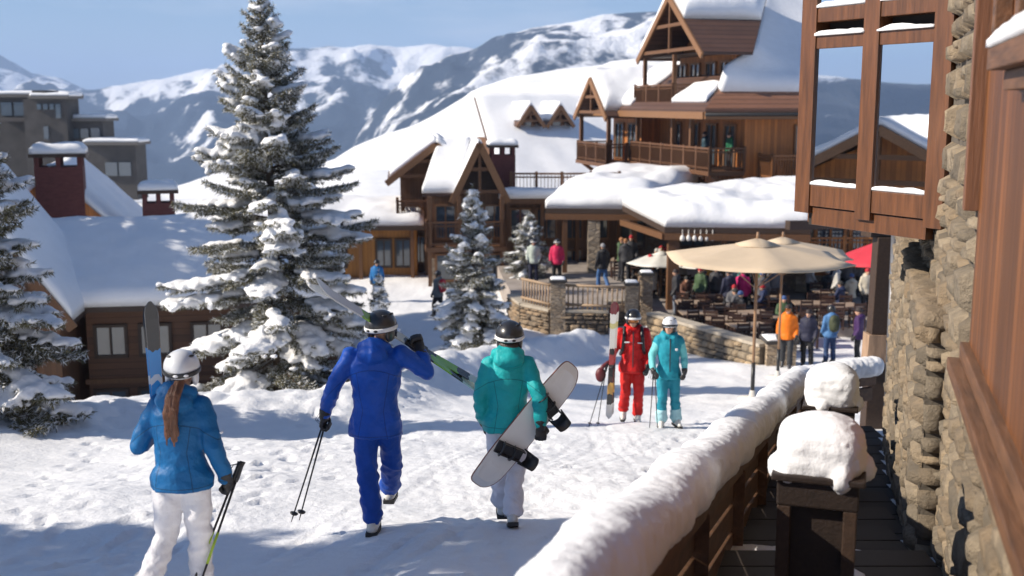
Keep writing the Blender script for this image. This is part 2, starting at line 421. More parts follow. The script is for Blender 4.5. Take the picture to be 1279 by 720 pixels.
# boot prints and ski tracks pressed into the path
_r = random.Random(77)
def press(x, y, a, L, w, dep):
    for i in range(int((x - .5) * 2), int((x + .5) * 2) + 1):
        for j in range(int((y - .5) * 2), int((y + .5) * 2) + 1): PR.setdefault((i, j), []).append((x, y, math.cos(a), math.sin(a), L, w, dep))
for ln in range(15):
    x, y, a = _r.uniform(-4.5, 3.2), _r.uniform(5, 9), R_(_r.uniform(74, 104)); sd = 1
    for k in range(34):
        a += _r.uniform(-.05, .05); x += math.cos(a) * .42; y += math.sin(a) * .42; sd = -sd
        if x > railx0(y) - .5: continue
        press(x + math.sin(a) * .11 * sd, y - math.cos(a) * .11 * sd, a + _r.uniform(-.2, .2), .17, .062, _r.uniform(.014, .034))
for ln in range(9):
    x, y, a = _r.uniform(-4.5, 2.5), _r.uniform(5, 10), R_(_r.uniform(60, 112))
    for k in range(46):
        a += _r.uniform(-.02, .02); x += math.cos(a) * .22; y += math.sin(a) * .22
        if x > railx0(y) - .5: continue
        for sd in (-1, 1): press(x + math.sin(a) * .14 * sd, y - math.cos(a) * .14 * sd, a, .17, .040, .013)
ys = [-3.0]; st = .25
while ys[-1] < 140:
    y = ys[-1]; st = .25 if y < 4 else (.05 if y < 13 else .05 + (y - 13) * .0085); ys.append(y + st)
xs = [0.0]
while xs[-1] < 110:
    x = xs[-1]; xs.append(x + (.052 if x < 6 else .052 + (x - 6) * .032))
xs = [-x for x in xs[:0:-1]] + xs
mb = MB()
NX = len(xs)
mb.v = [(x, y, ground_z(x, y, y > 4 and abs(x) < 30)) for y in ys for x in xs]
mb.f = [(j * NX + i, j * NX + i + 1, (j + 1) * NX + i + 1, (j + 1) * NX + i) for j in range(len(ys) - 1) for i in range(NX - 1)]
g = mb.build('ground', GSNOW, None, True); tag(g, 'trodden snow path and snowbanks sloping down to the plaza', 'ground', kind='structure')

# white hill behind the village
HC = [(-900, 270), (-200, 250), (60, 236), (150, 229), (220, 232), (285, 214), (340, 206), (420, 200), (445, 184), (475, 172), (520, 153), (560, 131), (600, 111), (640, 96), (700, 86), (760, 79), (830, 71), (1000, 60), (1300, 60), (2200, 90)]
def interp(tab, x):
    for (a, va), (b, vb) in zip(tab, tab[1:]):
        if x <= b: k = max(0, (x - a) / (b - a)); return va + (vb - va) * k
    return tab[-1][1]
mb = MB(); nu, nv = 260, 70
for j in range(nv + 1):
    for i in range(nu + 1):
        px = -900 + 3100 * i / nu; T = 205 + 30 * math.sin(px * .004)
        zc = at(px, interp(HC, px), T).z; k = j / nv; t = 92 + (T * 1.5 - 92) * k
        p = at(px, 360, t); kk = (t - 92) / (T - 92)
        z0 = -9.0 if px < 420 else -9 + 8.4 * sstep(420, 640, px)
        if kk <= 1: z = z0 + (zc - z0) * (sstep(-.12, 1.15, kk) if px > 200 else kk)
        else: z = zc - (kk - 1) ** 1.3 * 40
        z += (nz(px * .012, t * .03, 1) * 2.2 + nz(px * .03, t * .08, 4) * .7) * min(1, kk * 1.3) * (1 - .75 * math.exp(-((kk - 1) / .12) ** 2))
        mb.v.append((p.x * 1.0, t * .98, z))
w = nu + 1
mb.f = [(j * w + i, j * w + i + 1, (j + 1) * w + i + 1, (j + 1) * w + i) for j in range(nv) for i in range(nu)]
tag(mb.build('hill', SNOW, None, True), 'smooth white snow hill rising behind the chalets', 'hill', kind='structure')

# far mountains: two snowy massifs with forest painted on their flanks
def mountain_mat(name, forest_and_shade, treeline, amt):
    m, nt, bs = base_mat(name)
    g = nt.nodes.new('ShaderNodeNewGeometry'); sp = nt.nodes.new('ShaderNodeSeparateXYZ'); nt.links.new(g.outputs['Position'], sp.inputs[0])
    v = ocoord(nt, (1, 1, 1))
    n1 = noise_n(nt, v, .0016, 8, .62); n2 = noise_n(nt, v, .0075, 6, .65)
    nn = nt.nodes.new('ShaderNodeSeparateXYZ'); nt.links.new(g.outputs['Normal'], nn.inputs[0])
    alt = math_n(nt, 'MULTIPLY', math_n(nt, 'SUBTRACT', treeline, sp.outputs[2]), 1 / 260.0)
    f = math_n(nt, 'ADD', alt, math_n(nt, 'MULTIPLY', math_n(nt, 'SUBTRACT', n1, .5), 5.5))
    f = math_n(nt, 'ADD', f, math_n(nt, 'MULTIPLY', math_n(nt, 'SUBTRACT', n2, .5), 4.0))
    f = math_n(nt, 'ADD', f, math_n(nt, 'MULTIPLY', nn.outputs[0], .9))  # slopes facing away from the sun darkened, shade put into the colour
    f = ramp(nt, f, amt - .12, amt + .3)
    nt.links.new(mixc(nt, f, (.86, .87, .9), forest_and_shade), bs.inputs['Base Color'])
    bs.inputs['Roughness'].default_value = .9; bs.inputs['Specular IOR Level'].default_value = .05
    bump(nt, bs, noise_n(nt, v, .012, 8, .7), .8, 30)
    return m
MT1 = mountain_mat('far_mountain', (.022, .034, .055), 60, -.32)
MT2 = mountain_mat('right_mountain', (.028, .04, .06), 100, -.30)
def rid(x, y, s, o):
    v = 0; a = 1.0; tot = 0
    for k in range(o):
        v += a * (1 - abs(noise.noise(Vector((x * s, y * s, 3.7 * k))) * 2)); tot += a; a *= .5; s *= 2.05
    return v / tot
def massif(name, sky_, T0, T1, zlow, m, label, seed, amp, px0, px1, nu=420, nv=130, crest=40, rot=0.0, sc=1/1000.0):
    mb = MB()
    for j in range(nv + 1):
        for i in range(nu + 1):
            px = px0 + (px1 - px0) * i / nu; k = j / nv
            if k <= .8: t = T0 + (T1 - T0) * k / .8
            else: t = T1 + (T1 - T0) * (k - .8)
            zc = at(px, interp(sky_, px), T1).z; kk = min(1, k / .8)
            p = at(px, 360, t)
            z = zlow + (zc - zlow) * (kk ** 1.15) if k <= .8 else zc - (k - .8) * 1500
            r = rid(p.x + seed, t, sc, 6) - .6
            f = min(1, kk * 2.2) * (1 - .93 * math.exp(-((k - .8) / .03) ** 2) if k < .86 else 1)
            z += r * amp * f + r * crest * math.exp(-((k - .8) / .05) ** 2)
            X_, Y_ = p.x, t * .985; mb.v.append((X_ * math.cos(rot) - Y_ * math.sin(rot), X_ * math.sin(rot) + Y_ * math.cos(rot), z))
    w = nu + 1
    mb.f = [(j * w + i, j * w + i + 1, (j + 1) * w + i + 1, (j + 1) * w + i) for j in range(nv) for i in range(nu)]
    tag(mb.build(name, m, None, True), label, 'mountain', kind='structure')
massif('mountain', [(-900, 50), (-300, 60), (0, 70), (30, 80), (60, 96), (95, 99), (130, 113), (170, 140), (260, 170), (500, 190), (900, 200)], 4200, 7600, -420, MT1,
       'distant pale blue ridge at far left', 500, 300, -900, 700, 240, 90)
massif('mountain', [(-900, 200), (-300, 150), (0, 118), (60, 117), (130, 114), (170, 106), (215, 99), (240, 94), (270, 86), (300, 89), (345, 79), (370, 66), (420, 61), (450, 63), (470, 59), (500, 63), (540, 61), (570, 69), (590, 73), (640, 82), (720, 90), (900, 110), (1400, 150), (2300, 200)],
       2300, 5200, -420, MT1, 'long snow patched mountain ridge in the middle', 0, 330, -900, 1700)
massif('mountain', [(300, 260), (440, 215), (480, 150), (520, 110), (560, 82), (585, 74), (620, 56), (660, 41), (700, 36), (740, 31), (780, 26), (810, 23), (830, 26), (900, 30), (1000, 45), (1200, 60), (1700, 120), (2600, 160)],
       1300, 3300, -260, MT2, 'big white mountain rising at right behind the chalets', 2600, 240, 300, 2600, 380, 120)
massif('mountain', [(-900, 120), (-300, 98), (100, 112), (400, 92), (640, 106), (900, 84), (1200, 104), (1600, 90), (2300, 120)],
       1700, 3600, -420, MT1, 'mountain range across the valley on the left, outside the photo', 900, 300, -900, 2300, 260, 80, rot=R_(72))
# valley floor and the rest of the terrain out to the horizon
mb = MB(); mb.add([(-16000, -9000, -460), (16000, -9000, -460), (16000, 18000, -460), (-16000, 18000, -460)], [(0, 1, 2, 3)])
tag(mb.build('valley_floor', MT1), 'snowy valley floor far below', 'terrain', kind='structure')
# ------------------------------------------------------------ the air between here and the mountains
def haze_box():
    m = bpy.data.materials.new('haze'); m.use_nodes = True; nt = m.node_tree
    nt.nodes.remove(nt.nodes['Principled BSDF'])
    pv = nt.nodes.new('ShaderNodeVolumePrincipled'); out = [n for n in nt.nodes if n.type == 'OUTPUT_MATERIAL'][0]
    pv.inputs['Color'].default_value = (.50, .68, 1.0, 1); pv.inputs['Density'].default_value = 1.35e-4; pv.inputs['Anisotropy'].default_value = 0.0
    nt.links.new(pv.outputs[0], out.inputs['Volume'])
    mb = MB(); mb.box((-16500, -9500, -461.5), (16500, 18500, 640))
    tag(mb.build('haze', m), 'thin blue mountain haze', 'haze', kind='stuff')
haze_box()
# ------------------------------------------------------------ spruces
def needles(segs, per_m, nl, nw, seed):
    r = np.random.RandomState(seed)
    p0 = np.array([s[0] for s in segs]); p1 = np.array([s[1] for s in segs]); d = p1 - p0
    L = np.linalg.norm(d, axis=1); cnt = np.maximum(2, (L * per_m)).astype(int)
    idx = np.repeat(np.arange(len(segs)), cnt); n = len(idx)
    k = r.rand(n, 1); pos = p0[idx] + d[idx] * k; dn = d[idx] / np.maximum(L[idx], 1e-6)[:, None]
    v = r.randn(n, 3); v -= dn * (v * dn).sum(1)[:, None]; v /= np.linalg.norm(v, axis=1)[:, None]
    out = v * .85 + dn * .65; out[:, 2] -= .05
    side = np.cross(out, r.randn(n, 3)); side /= np.linalg.norm(side, axis=1)[:, None]
    ln = nl * (.6 + .8 * r.rand(n, 1)); w = nw * (.7 + .6 * r.rand(n, 1))
    V = np.stack([pos - side * w / 2, pos + side * w / 2, pos + out * ln], axis=1).reshape(-1, 3)
    return V
def tri_mesh(name, V, m, parent):
    n = len(V) // 3; me = bpy.data.meshes.new(name)
    me.vertices.add(len(V)); me.vertices.foreach_set('co', V.astype(np.float32).ravel())
    me.loops.add(3 * n); me.loops.foreach_set('vertex_index', np.arange(3 * n, dtype=np.int32))
    me.polygons.add(n); me.polygons.foreach_set('loop_start', np.arange(0, 3 * n, 3, dtype=np.int32)); me.polygons.foreach_set('loop_total', np.full(n, 3, dtype=np.int32))
    me.update(); me.validate(); me.materials.append(m)
    o = bpy.data.objects.new(name, me); link(o); o.parent = parent; return o

def spruce(loc, h, R, seed, label, group=None, lean=(0, 0), step=.25, nb=6, power=.75, per_m=190, nl=.075, nw=.019, snowy=(.9, .5), voxel=.05, pad=1.0, z0=.05, twig=.17):
    rng = random.Random(seed); k = h / 8.75
    root = thing('spruce_tree', loc, label, 'tree', group)
    trunk = MB(); segs = []; sn = MB()
    tp = lambda z: Vector((lean[0] * (z / h) ** 1.3, lean[1] * (z / h) ** 1.3, z))
    zs = [h * i / 12 for i in range(13)]
    trunk.tube([tp(z) - Vector((0, 0, .4 if z == 0 else 0)) for z in zs], [max(.008, .17 * k * (1 - z / h) + .008) for z in zs], 9)
    z = h * z0; az0 = 0
    while z < h * .985:
        f = z / h; az0 += 1.1
        cnt = nb if f < .75 else max(4, nb - 1)
        for b in range(cnt):
            az = az0 + 2 * math.pi * b / cnt + rng.uniform(-.35, .35)
            zz = z + rng.uniform(-.09, .09) * k
            L = (R * (1 - f) ** power) * rng.choice((rng.uniform(.45, .75), rng.uniform(.8, 1.0), rng.uniform(.95, 1.22))) + .10 * k
            if f < .12: L *= .55 + .45 * f / .12 + .1
            e0 = -.28 + 1.05 * f ** 1.2 + rng.uniform(-.1, .1)
            p = tp(max(zz, 0.02)); pts = [p.copy()]; ns = 7; heavy = rng.random() < snowy[0] + (snowy[1] - snowy[0]) * f
            for i in range(ns):
                s = (i + .5) / ns
                e = e0 - .42 * s * (1 - f * .8) + .55 * s * s * (1 - f * .5) - (.1 if heavy else 0)
                a2 = az + .25 * math.sin(s * 3 + seed + b)
                p = p + Vector((math.cos(a2) * math.cos(e), math.sin(a2) * math.cos(e), math.sin(e))) * (L / ns)
                pts.append(p.copy())
            trunk.tube(pts, [max(.004, .022 * k * (L / R) * (1 - i / ns) + .004) for i in range(ns + 1)], 5, caps=False)
            for i in range(1, ns): segs.append((pts[i], pts[i + 1]))
            dist = .18 * L; sd = 1
            ends = []
            while dist < L * .98:
                s = dist / L; i = min(ns - 1, int(s * ns)); fr = s * ns - i
                q = pts[i].lerp(pts[i + 1], fr); d = (pts[i + 1] - pts[i]).normalized()
                lat = d.cross(Vector((0, 0, 1))).normalized() * sd
                tl = min(.62 * k ** .5, (.50 * L * (1 - s) ** .8 + .09 * k ** .5)) * rng.uniform(.7, 1.15)
                dir_ = (d * .75 + lat * .72 + Vector((0, 0, rng.uniform(-.28, .05)))).normalized()
                m1 = q + dir_ * tl * .55; e1 = m1 + (dir_ + d * .35 + Vector((0, 0, rng.uniform(-.25, .12)))).normalized() * tl * .5
                segs.append((q, m1)); segs.append((m1, e1))
                if tl > .3 * k ** .5:
                    for kk in (.35, .7):
                        w = q.lerp(m1, kk); sub = (dir_ + lat * -.8 * (1 if kk > .5 else -1) + d * .3).normalized()
                        segs.append((w, w + sub * tl * .38))
                ends.append((s, q, m1, e1, tl)); dist += rng.uniform(.5, .8) * twig * k ** .5 * .5; sd = -sd
            if heavy:
                s0 = rng.uniform(.2, .62); gaps = rng.random() * 6
                for s, q, m1, e1, tl in ends:
                    if s < s0 or math.sin(s * 11 + gaps) > .93: continue
                    r = pad * (.04 + .15 * tl) * rng.uniform(.75, 1.2)
                    sn.ell(q + Vector((0, 0, r * .40 + .015)), (r * 1.25, r * 1.25, r * .66), 8, 5)
                    if rng.random() < .72:
                        r2 = r * rng.uniform(.75, 1.05); sn.ell(m1 + Vector((0, 0, r2 * .38 + .01)), (r2 * 1.1, r2 * 1.1, r2 * .62), 8, 5)
                    if rng.random() < .4:
                        r3 = r * .62; sn.ell(e1 + Vector((0, 0, r3 * .35)), (r3 * 1.1, r3 * 1.1, r3 * .6), 8, 5)
                r = pad * .075 * k ** .5; sn.ell(pts[-1] + Vector((0, 0, r * .25)), (r * 1.2, r * 1.2, r * .7), 8, 5)
        z += step * k * (1.05 - .5 * f) * rng.uniform(.85, 1.15)
    segs.append((tp(h * .93), tp(h) + Vector((0, 0, .12))))
    trunk.build('trunk', BARK, root, True)
    tri_mesh('crown', needles(segs, per_m, nl, nw, seed), NEEDLE, root)
    if sn.v:
        remesh(sn, 'snow', TSNOW, root, voxel, 3, disp=lambda p, n: noise.noise(p * 6) * .028 + noise.noise(p * 15) * .012)
    return root

def on_ground(px, t, row=500, dz=0.0):
    p = at(px, row, t); p.z = ground_z(p.x, p.y, False) + dz; return p
pA = on_ground(352, 24.2)
hA = at(342, 4, 24.2).z - pA.z
spruce(pA, hA, 2.85, 3, 'tallest snow laden spruce, standing behind the snowbank left of the blue suited skier', lean=(-.18, 0), power=.86, step=.29, nb=6, pad=1.2, snowy=(.95, .42), per_m=180)
pB = on_ground(-24, 16.4)
spruce(pB, at(-14, 48, 16.4).z - pB.z, 1.6, 11, 'dark spruce cut off by the left edge of the photo', step=.27, power=.95, per_m=170, snowy=(.75, .45), pad=1.0, voxel=.04)
pC = on_ground(592, 33.5)
spruce(pC, at(598, 232, 33.5).z - pC.z, 1.5, 21, 'slim snowy spruce in the middle beside the curved snowbank and terrace', step=.36, power=.85, snowy=(.88, .6), pad=1.05, voxel=.045, per_m=120, nl=.09, nw=.02)
pD = on_ground(660, 47.5); pD.z = .9
spruce(pD, at(660, 264, 47.5).z - pD.z, 1.2, 33, 'thin young spruce with sparse branches beside the terrace, behind the slim spruce', step=.5, nb=5, power=.7, snowy=(.8, .6), pad=.8, voxel=.06, per_m=90, nl=.10, nw=.022)
pE = on_ground(476, 33)
spruce(pE, at(476, 338, 33).z - pE.z, .62, 41, 'knee high little spruce nearly buried in snow behind the shoulder of the blue suited skier', step=.6, nb=5, power=.8, snowy=(.95, .7), pad=1.1, voxel=.04, per_m=110, nl=.08, nw=.02)
# a spruce just outside the frame on the left; its shadow lies over the lower left of the path
spruce(Vector((-12.0, 6.6, ground_z(-12.0, 6.6, False))), 9.4, 2.5, 5, 'tall unseen spruce added for shade outside the left edge of the photo', 'spruces outside the frame', step=.34, nb=6, per_m=90, nl=.1, nw=.03, snowy=(.7, .4), voxel=.08)

for x, y, h in ((-21, 30.2, 22), (-21.5, 33.8, 22), (-24, 38.5, 21), (-29, 45, 17), (-33, 52, 18)):  # unseen spruces, added and made tall to shade the left house
    spruce(Vector((x, y, ground_z(x, y, False))), h, 4.4, int(abs(x * y)), 'tall unseen spruce added for shade outside the left edge of the photo', 'spruces outside the frame', step=.6, nb=6, per_m=40, nl=.2, nw=.09, snowy=(.4, .2), voxel=.12, twig=.3)
# ------------------------------------------------------------ the building at the right edge
WD = Vector((.308, 1, 0)).normalized(); WN = Vector((-WD.y, WD.x, 0))       # along the wall (away), out of the wall (to the left)
WYAW = math.atan2(WD.y, WD.x)
lodge = thing('stone_lodge', (.76, 0, base_z(0, 6) - 1), 'rubble stone lodge with brown timber cladding at the right edge of the photo', 'building', rz=WYAW)
LZ = lodge.location.z
# lodge-local: x along the wall (away from the camera), y = out of the wall is +y (left), z up
STW = island_stone('lodge_stone', (.335, .28, .21))
MORT = plain('mortar', (.10, .085, .068), .95, .35, 6, bmp=.8, bscale=30)
def stones(mb, u0, u1, z0, z1, P, rng, hmin=.11, hmax=.27, lmin=.16, lmax=.6, proud=.028, joint=.012, skip=None):
    """coursed rubble; P(u, z, d) gives the point at u along, z up, d out of the face"""
    z = z0
    while z < z1 - .03:
        hh = min(rng.uniform(hmin, hmax), z1 - z); 
        if z1 - z - hh < .06: hh = z1 - z
        u = u0 - rng.uniform(0, .1)
        while u < u1 - .02:
            ll = rng.uniform(lmin, lmax)
            a0 = max(u, u0); a1 = min(u + ll, u1)
            if u1 - a1 < .07: a1 = u1
            sub = [(z, z + hh)]
            if hh > .19 and rng.random() < .35: m_ = z + hh * rng.uniform(.4, .6); sub = [(z, m_), (m_, z + hh)]
            for b0, b1 in sub:
                if a1 - a0 < .03: continue
                if skip and skip((a0 + a1) / 2, (b0 + b1) / 2): continue
                nu = max(4, int((a1 - a0) / .05)); nv = max(4, int((b1 - b0) / .05)); d0 = proud * rng.uniform(.0, 1.6); sd = rng.uniform(0, 99); b = len(mb.v)
                tx = rng.uniform(-.025, .025); tz = rng.uniform(-.025, .025); c0 = rng.uniform(.0, .3)
                for j in range(nv + 1):
                    for i in range(nu + 1):
                        p, q = i / nu, j / nv; ex = min(p, 1 - p) * (a1 - a0); ez = min(q, 1 - q) * (b1 - b0)
                        e = 1 - math.exp(-min(ex, ez) / .007) if min(ex, ez) > 0 else 0
                        uu = a0 + joint + (a1 - a0 - 2 * joint) * p; zz = b0 + joint + (b1 - b0 - 2 * joint) * q
                        n = noise.noise(Vector((uu * 7 + sd, zz * 7, sd))) * .010 + noise.noise(Vector((uu * 22, zz * 22 + sd, 2))) * .010
                        w1 = noise.noise(Vector((uu * 6, zz * 6, sd + 5))) * .010; w2 = noise.noise(Vector((uu * 6, zz * 6, sd + 9))) * .010
                        d = (d0 + n + tx * (p - .5) + tz * (q - .5) + .03) * e - .03 * (1 - e)
                        mb.v.append(tuple(P(uu + w1, zz + w2, d)))
                wv = nu + 1
                mb.f += [(b + j * wv + i, b + j * wv + i + 1, b + (j + 1) * wv + i + 1, b + (j + 1) * wv + i) for j in range(nv) for i in range(nu)]
            u += ll
        z += hh
rng = random.Random(5)
PIER = 8.35; PIN = .20; LEDGE = 6.42 - LZ; CL = 6.95; TOP = 11.5 - LZ; FAR = 15.2; BOT = 1.2 - LZ
m1 = MB()
stones(m1, 2.6, PIER, 3.0 - LZ, LEDGE, lambda u, z, d: (u, .02 + d, z), rng)
stones(m1, PIER, FAR, 1.6 - LZ, LEDGE, lambda u, z, d: (u, PIN + d, z), rng)
stones(m1, -.12, PIN, 3.0 - LZ, LEDGE, lambda u, z, d: (PIER - d, u, z), rng, lmin=.14, lmax=.3, hmin=.14, hmax=.26)
stones(m1, CL + .12, FAR, LEDGE, TOP, lambda u, z, d: (u, .03 + d, z), rng, hmin=.16, hmax=.34, lmin=.22, lmax=.5)
stones(m1, -.1, 1.4, 1.6 - LZ, TOP, lambda u, z, d: (FAR + d, -u, z), rng)
m1.build('stonework', STW, lodge, True)
m2 = MB()
m2.box((1.5, -.6, BOT), (PIER, -.0, LEDGE)); m2.box((PIER + .015, -.6, BOT), (FAR, PIN - .02, LEDGE)); m2.box((CL + .1, -.6, LEDGE + .001), (FAR, .012, TOP))
m2.box((1.5, -.6, LEDGE + .002), (CL + .098, -.03, TOP))
m2.build('wall', MORT, lodge)
# stones laid on top of the pier and the irregular coping below the ledge
m3 = MB(); r3 = random.Random(9)
for u in [PIER + .18 + i * .46 for i in range(14)]:
    m3.ell((u, PIN - .10, LEDGE + .01), (.25, .16, .06 + r3.random() * .03), 12, 8, p=.75)
remesh(m3, 'coping', STW, lodge, .025, 2, disp=lambda p, n: noise.noise(p * 9) * .02)
# timber cladding, its sill and the snow covered ledge
CLAD = planks('red_brown_cladding', (.16, .058, .016), .135, 'xv', .75, .5, gap=.07, grain=44)
SILLW = wood('sill_timber', (.13, .062, .030), .45, stretch=(1, 9, 9))
mc = MB(); mc.box((1.5, -.025, LEDGE + .10), (CL, .035, TOP)); mc.build('cladding', CLAD, lodge)
ms = MB(); ms.box((1.5, -.02, LEDGE - .035), (CL + .06, .15, LEDGE + .045)); ms.box((1.5, -.018, LEDGE + .048), (CL + .03, .085, LEDGE + .15)); ms.build('sill', SILLW, lodge, bevel=.008)
LED = 8.25 - LZ
ml = MB(); ml.box((1.5, .037, LED - .10), (CL - 1.55, .19, LED)); ml.box((1.5, .038, LED - .19), (CL - 1.6, .12, LED - .102)); lg = ml.build('ledge', SILLW, lodge, bevel=.008)
mw = MB(); mw.snow((1.5, .05, LED + .002), (CL - 1.56, .05, LED + .002), (CL - 1.56, .20, LED + .002), (1.5, .20, LED + .002), .075, 50, 8, .12, .25, 2.2); mw.build('snow', SNOW, lg, True)
w = MB()
for u in (2.2, 4.1, 5.0, 5.9): w.box((u, .036, LED + .1), (u + .13, .12, TOP))
w.box((1.5, .037, LED + .02), (CL - 1.6, .11, LED + .10)); wf = w.build('window', SILLW, lodge, bevel=.006)
w = MB(); w.box((1.6, .036, LED + .1), (CL - 1.7, .05, TOP)); w.build('pane', PANE, wf)
# corner board and iron downpipe between cladding and stone
w = MB(); w.box((CL + .001, -.02, LEDGE + .95), (CL + .115, .115, TOP)); w.build('corner_board', wood('corner_timber', (.16, .07, .035), .35, stretch=(9, 9, .8)), lodge, bevel=.006)
# glazed bay: angled timber frame with large panes
BW = wood('bay_timber', (.115, .043, .015), .5, .42, stretch=(7, 7, .7), coat=.25)
LG = glass('bay_glass', (.86, .89, .92), .012, 1.0)
lm = Matrix.Translation(lodge.location) @ Matrix.Rotation(WYAW, 4, 'Z'); lmi = lm.inverted()
b0 = lmi @ Vector((3.68, 9.35, LZ)); b1 = lmi @ Vector((2.87, 10.81, LZ)); b2 = lmi @ Vector((4.9, 13.3, LZ))
b0.y = .05; b2.y = .05
BB = 7.02 - LZ; BM = 8.62 - LZ; BT = 11.2 - LZ
bayM = MB()
def bpt(a, b, k, z, n=0.0):
    d = (b - a).normalized(); nn = Vector((-d.y, d.x, 0)); nn = nn if nn.y > 0 or nn.x < 0 else -nn
    p = a.lerp(b, k) + nn * n; return Vector((p.x, p.y, z))
for (a, b, full) in ((b0, b1, 1), (b1, b2, 1)):
    d = (b - a).normalized(); nn = Vector((-d.y, d.x, 0))
    if nn.dot(Vector((-.2, 1, 0))) < 0: nn = -nn
    L = (b - a).length
    for k in (0, .5, 1): 
        hw = .085 if k == .5 else .10; p = a.lerp(b, k); 
        if k == 0 and a is b1: continue
        bayM.beam((p.x, p.y, BB - .05), (p.x, p.y, BT), .19 if k == .5 else .20, .20, up=nn)
    for z, hh in ((BB + .12, .20), (BB - .075, .17), (BM - .055, .12), (BM + .19, .13), (BT - .1, .2)):
        q0 = a + d * .10; q1 = b - d * .10
        o_ = nn * (.012 if hh != .17 else -.02)
        bayM.beam(Vector((q0.x, q0.y, z)) + o_, Vector((q1.x, q1.y, z)) + o_, .15, hh)
    for k0, k1 in ((.04, .46), (.54, .96)):                 # inner sash
        s0 = a.lerp(b, k0) + nn * .035; s1 = a.lerp(b, k1) + nn * .035
        for z0_, z1_ in ((BB + .22, BM - .115), (BM + .255, BT - .2)):
            for q in (s0, s1): bayM.beam((q.x, q.y, z0_), (q.x, q.y, z1_), .075, .09, up=nn)
bay = bayM.build('bay_window', BW, lodge, bevel=.007)
pm = MB()
for (a, b) in ((b0, b1), (b1, b2)):
    d = (b - a).normalized(); nn = Vector((-d.y, d.x, 0)); nn = nn if nn.dot(Vector((-.2, 1, 0))) > 0 else -nn
    for k0, k1 in ((.045, .47), (.53, .955)):
        s0 = a.lerp(b, k0) + nn * .062; s1 = a.lerp(b, k1) + nn * .062
        for z0_, z1_ in ((BB + .2, BM - .1), (BM + .24, BT - .15)):
            pm.beam((s0.x, s0.y, (z0_ + z1_) / 2), (s1.x, s1.y, (z0_ + z1_) / 2), .02, z1_ - z0_)
pm.build('pane', LG, bay)
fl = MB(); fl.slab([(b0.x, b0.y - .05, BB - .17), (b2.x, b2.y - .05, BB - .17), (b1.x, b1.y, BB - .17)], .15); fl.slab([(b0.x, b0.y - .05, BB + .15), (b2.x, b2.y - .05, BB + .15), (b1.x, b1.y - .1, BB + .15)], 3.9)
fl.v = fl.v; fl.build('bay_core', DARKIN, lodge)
d = (b1 - b0).normalized()
for k0, k1 in ((.06, .45), (.55, .94)):
    s0 = b0.lerp(b1, k0); s1 = b0.lerp(b1, k1); nn = Vector((-d.y, d.x, 0)); nn = nn if nn.y > 0 else -nn
    for z, w0 in ((BM + .256, .10), (BM - .0, .12), (BB + .222, .09)):
        q = [s0 + nn * .03, s1 + nn * .03, s1 + nn * (.03 + w0 * .7), s0 + nn * (.03 + w0 * .7)]
        q = [Vector((p.x, p.y, z + .003)) for p in q]
        sb = MB(); sb.snow(*q, .045, 16, 5, .2, .5, 4); sb.build('snow', SNOW, bay, True)
# leaning timber strut and downpipe past the bay
st = thing('timber_strut', at(1093, 452, 17.2), 'thick leaning dark timber strut beside the steel downpipe at the end of the stone lodge', 'timber post')
w = MB(); q = at(1106, 296, 16.9) - st.location; w.beam((0, 0, -1.2), q, .30, .28, up=(0, 1, 0)); w.beam(q + Vector((-.3, 0, .12)), q + Vector((.9, .4, .12)), .26, .24)
w.build('beam', DARKWOOD, st, bevel=.012)
w = MB(); w.beam((-.012, -.02, .0), Vector((-.012, -.02, 0)) + q * .23, .33, .30, up=(0, 1, 0)); w.build('sunlit_foot', wood('sunlit_timber', (.34, .22, .14), .35, stretch=(7, 7, 1)), st)  # pale sleeve paints the sunlight on the strut's lower end
dp = thing('downpipe', at(1111, 470, 16.2), 'grey steel downpipe running down beside the leaning timber strut', 'pipe')
w = MB(); q = at(1118, 292, 16.2) - dp.location; w.tube([Vector((0, 0, -.6)), q], .055, 12); w.tube([q, q + Vector((.12, 0, .12)), q + Vector((.5, .15, .2))], .055, 12)
dpp = w.build('pipe', STEEL, dp, True); dpp.data.materials[0] = plain('dull_steel', (.16, .16, .17), .5, .2, metal=.6)
for k in (.25, .7): w = MB(); p = q * k; w.tube([p - Vector((0, 0, .025)), p + Vector((0, 0, .025))], .068, 12); w.build('bracket', BLACKM, dp)

# ------------------------------------------------------------ stairs, railing, snow-topped stands
def railx(y): return -0.98 + .327 * y
stair = thing('stairs', (0, 0, 0), 'dark timber stairs going down between the snowy railing and the stone lodge', 'stairs')
STB = wood('shade_black_timber', (.022, .013, .009), .3)  # blackened so the colour holds the shade of snow and railing
PLK = planks('stair_boards', (.024, .016, .012), .15, 'z', .3, .7)  # board colour lowered to carry the shade over the stairs
y = 1.6; nS = 0
while y < 15.4:
    w = MB(); z = base_z(0, y + .43) + .03; x0 = railx(y) + .10; x1 = .76 + .308 * (y + .4) - (.02 if y < 7.6 else .24)
    w.box((x0, y, z - .34), (x1, y + .90, z - .05)); w.box((x0, y - .03, z - .048), (x1, y + .24, z)); w.box((x0, y + .255, z - .048), (x1, y + .56, z)); w.box((x0, y + .575, z - .048), (x1, y + .85, z))
    w.build('step', PLK, stair, bevel=.006); y += .86; nS += 1
rs = random.Random(4)
for k in range(13):
    w = MB()
    y = 2.2 + k * .9; z = base_z(0, math.floor((y - 1.6) / .86) * .86 + 1.6 + .43) + .034; x0 = railx(y) + .12
    a = x0 + rs.uniform(.0, .55); b = a + rs.uniform(.2, .5)
    if y > 8: a = railx(y) + .6; b = a + .4
    w.ell((a * .5 + b * .5, y, z), ((b - a) / 2, .16 + rs.random() * .12, .05), 14, 8); w.ell((a * .6 + b * .4, y + .08, z), (.14, .1, .045), 12, 8)
    remesh(w, 'snow', SNOW, stair, .02, 2, disp=lambda p, n: noise.noise(p * 12) * .022)

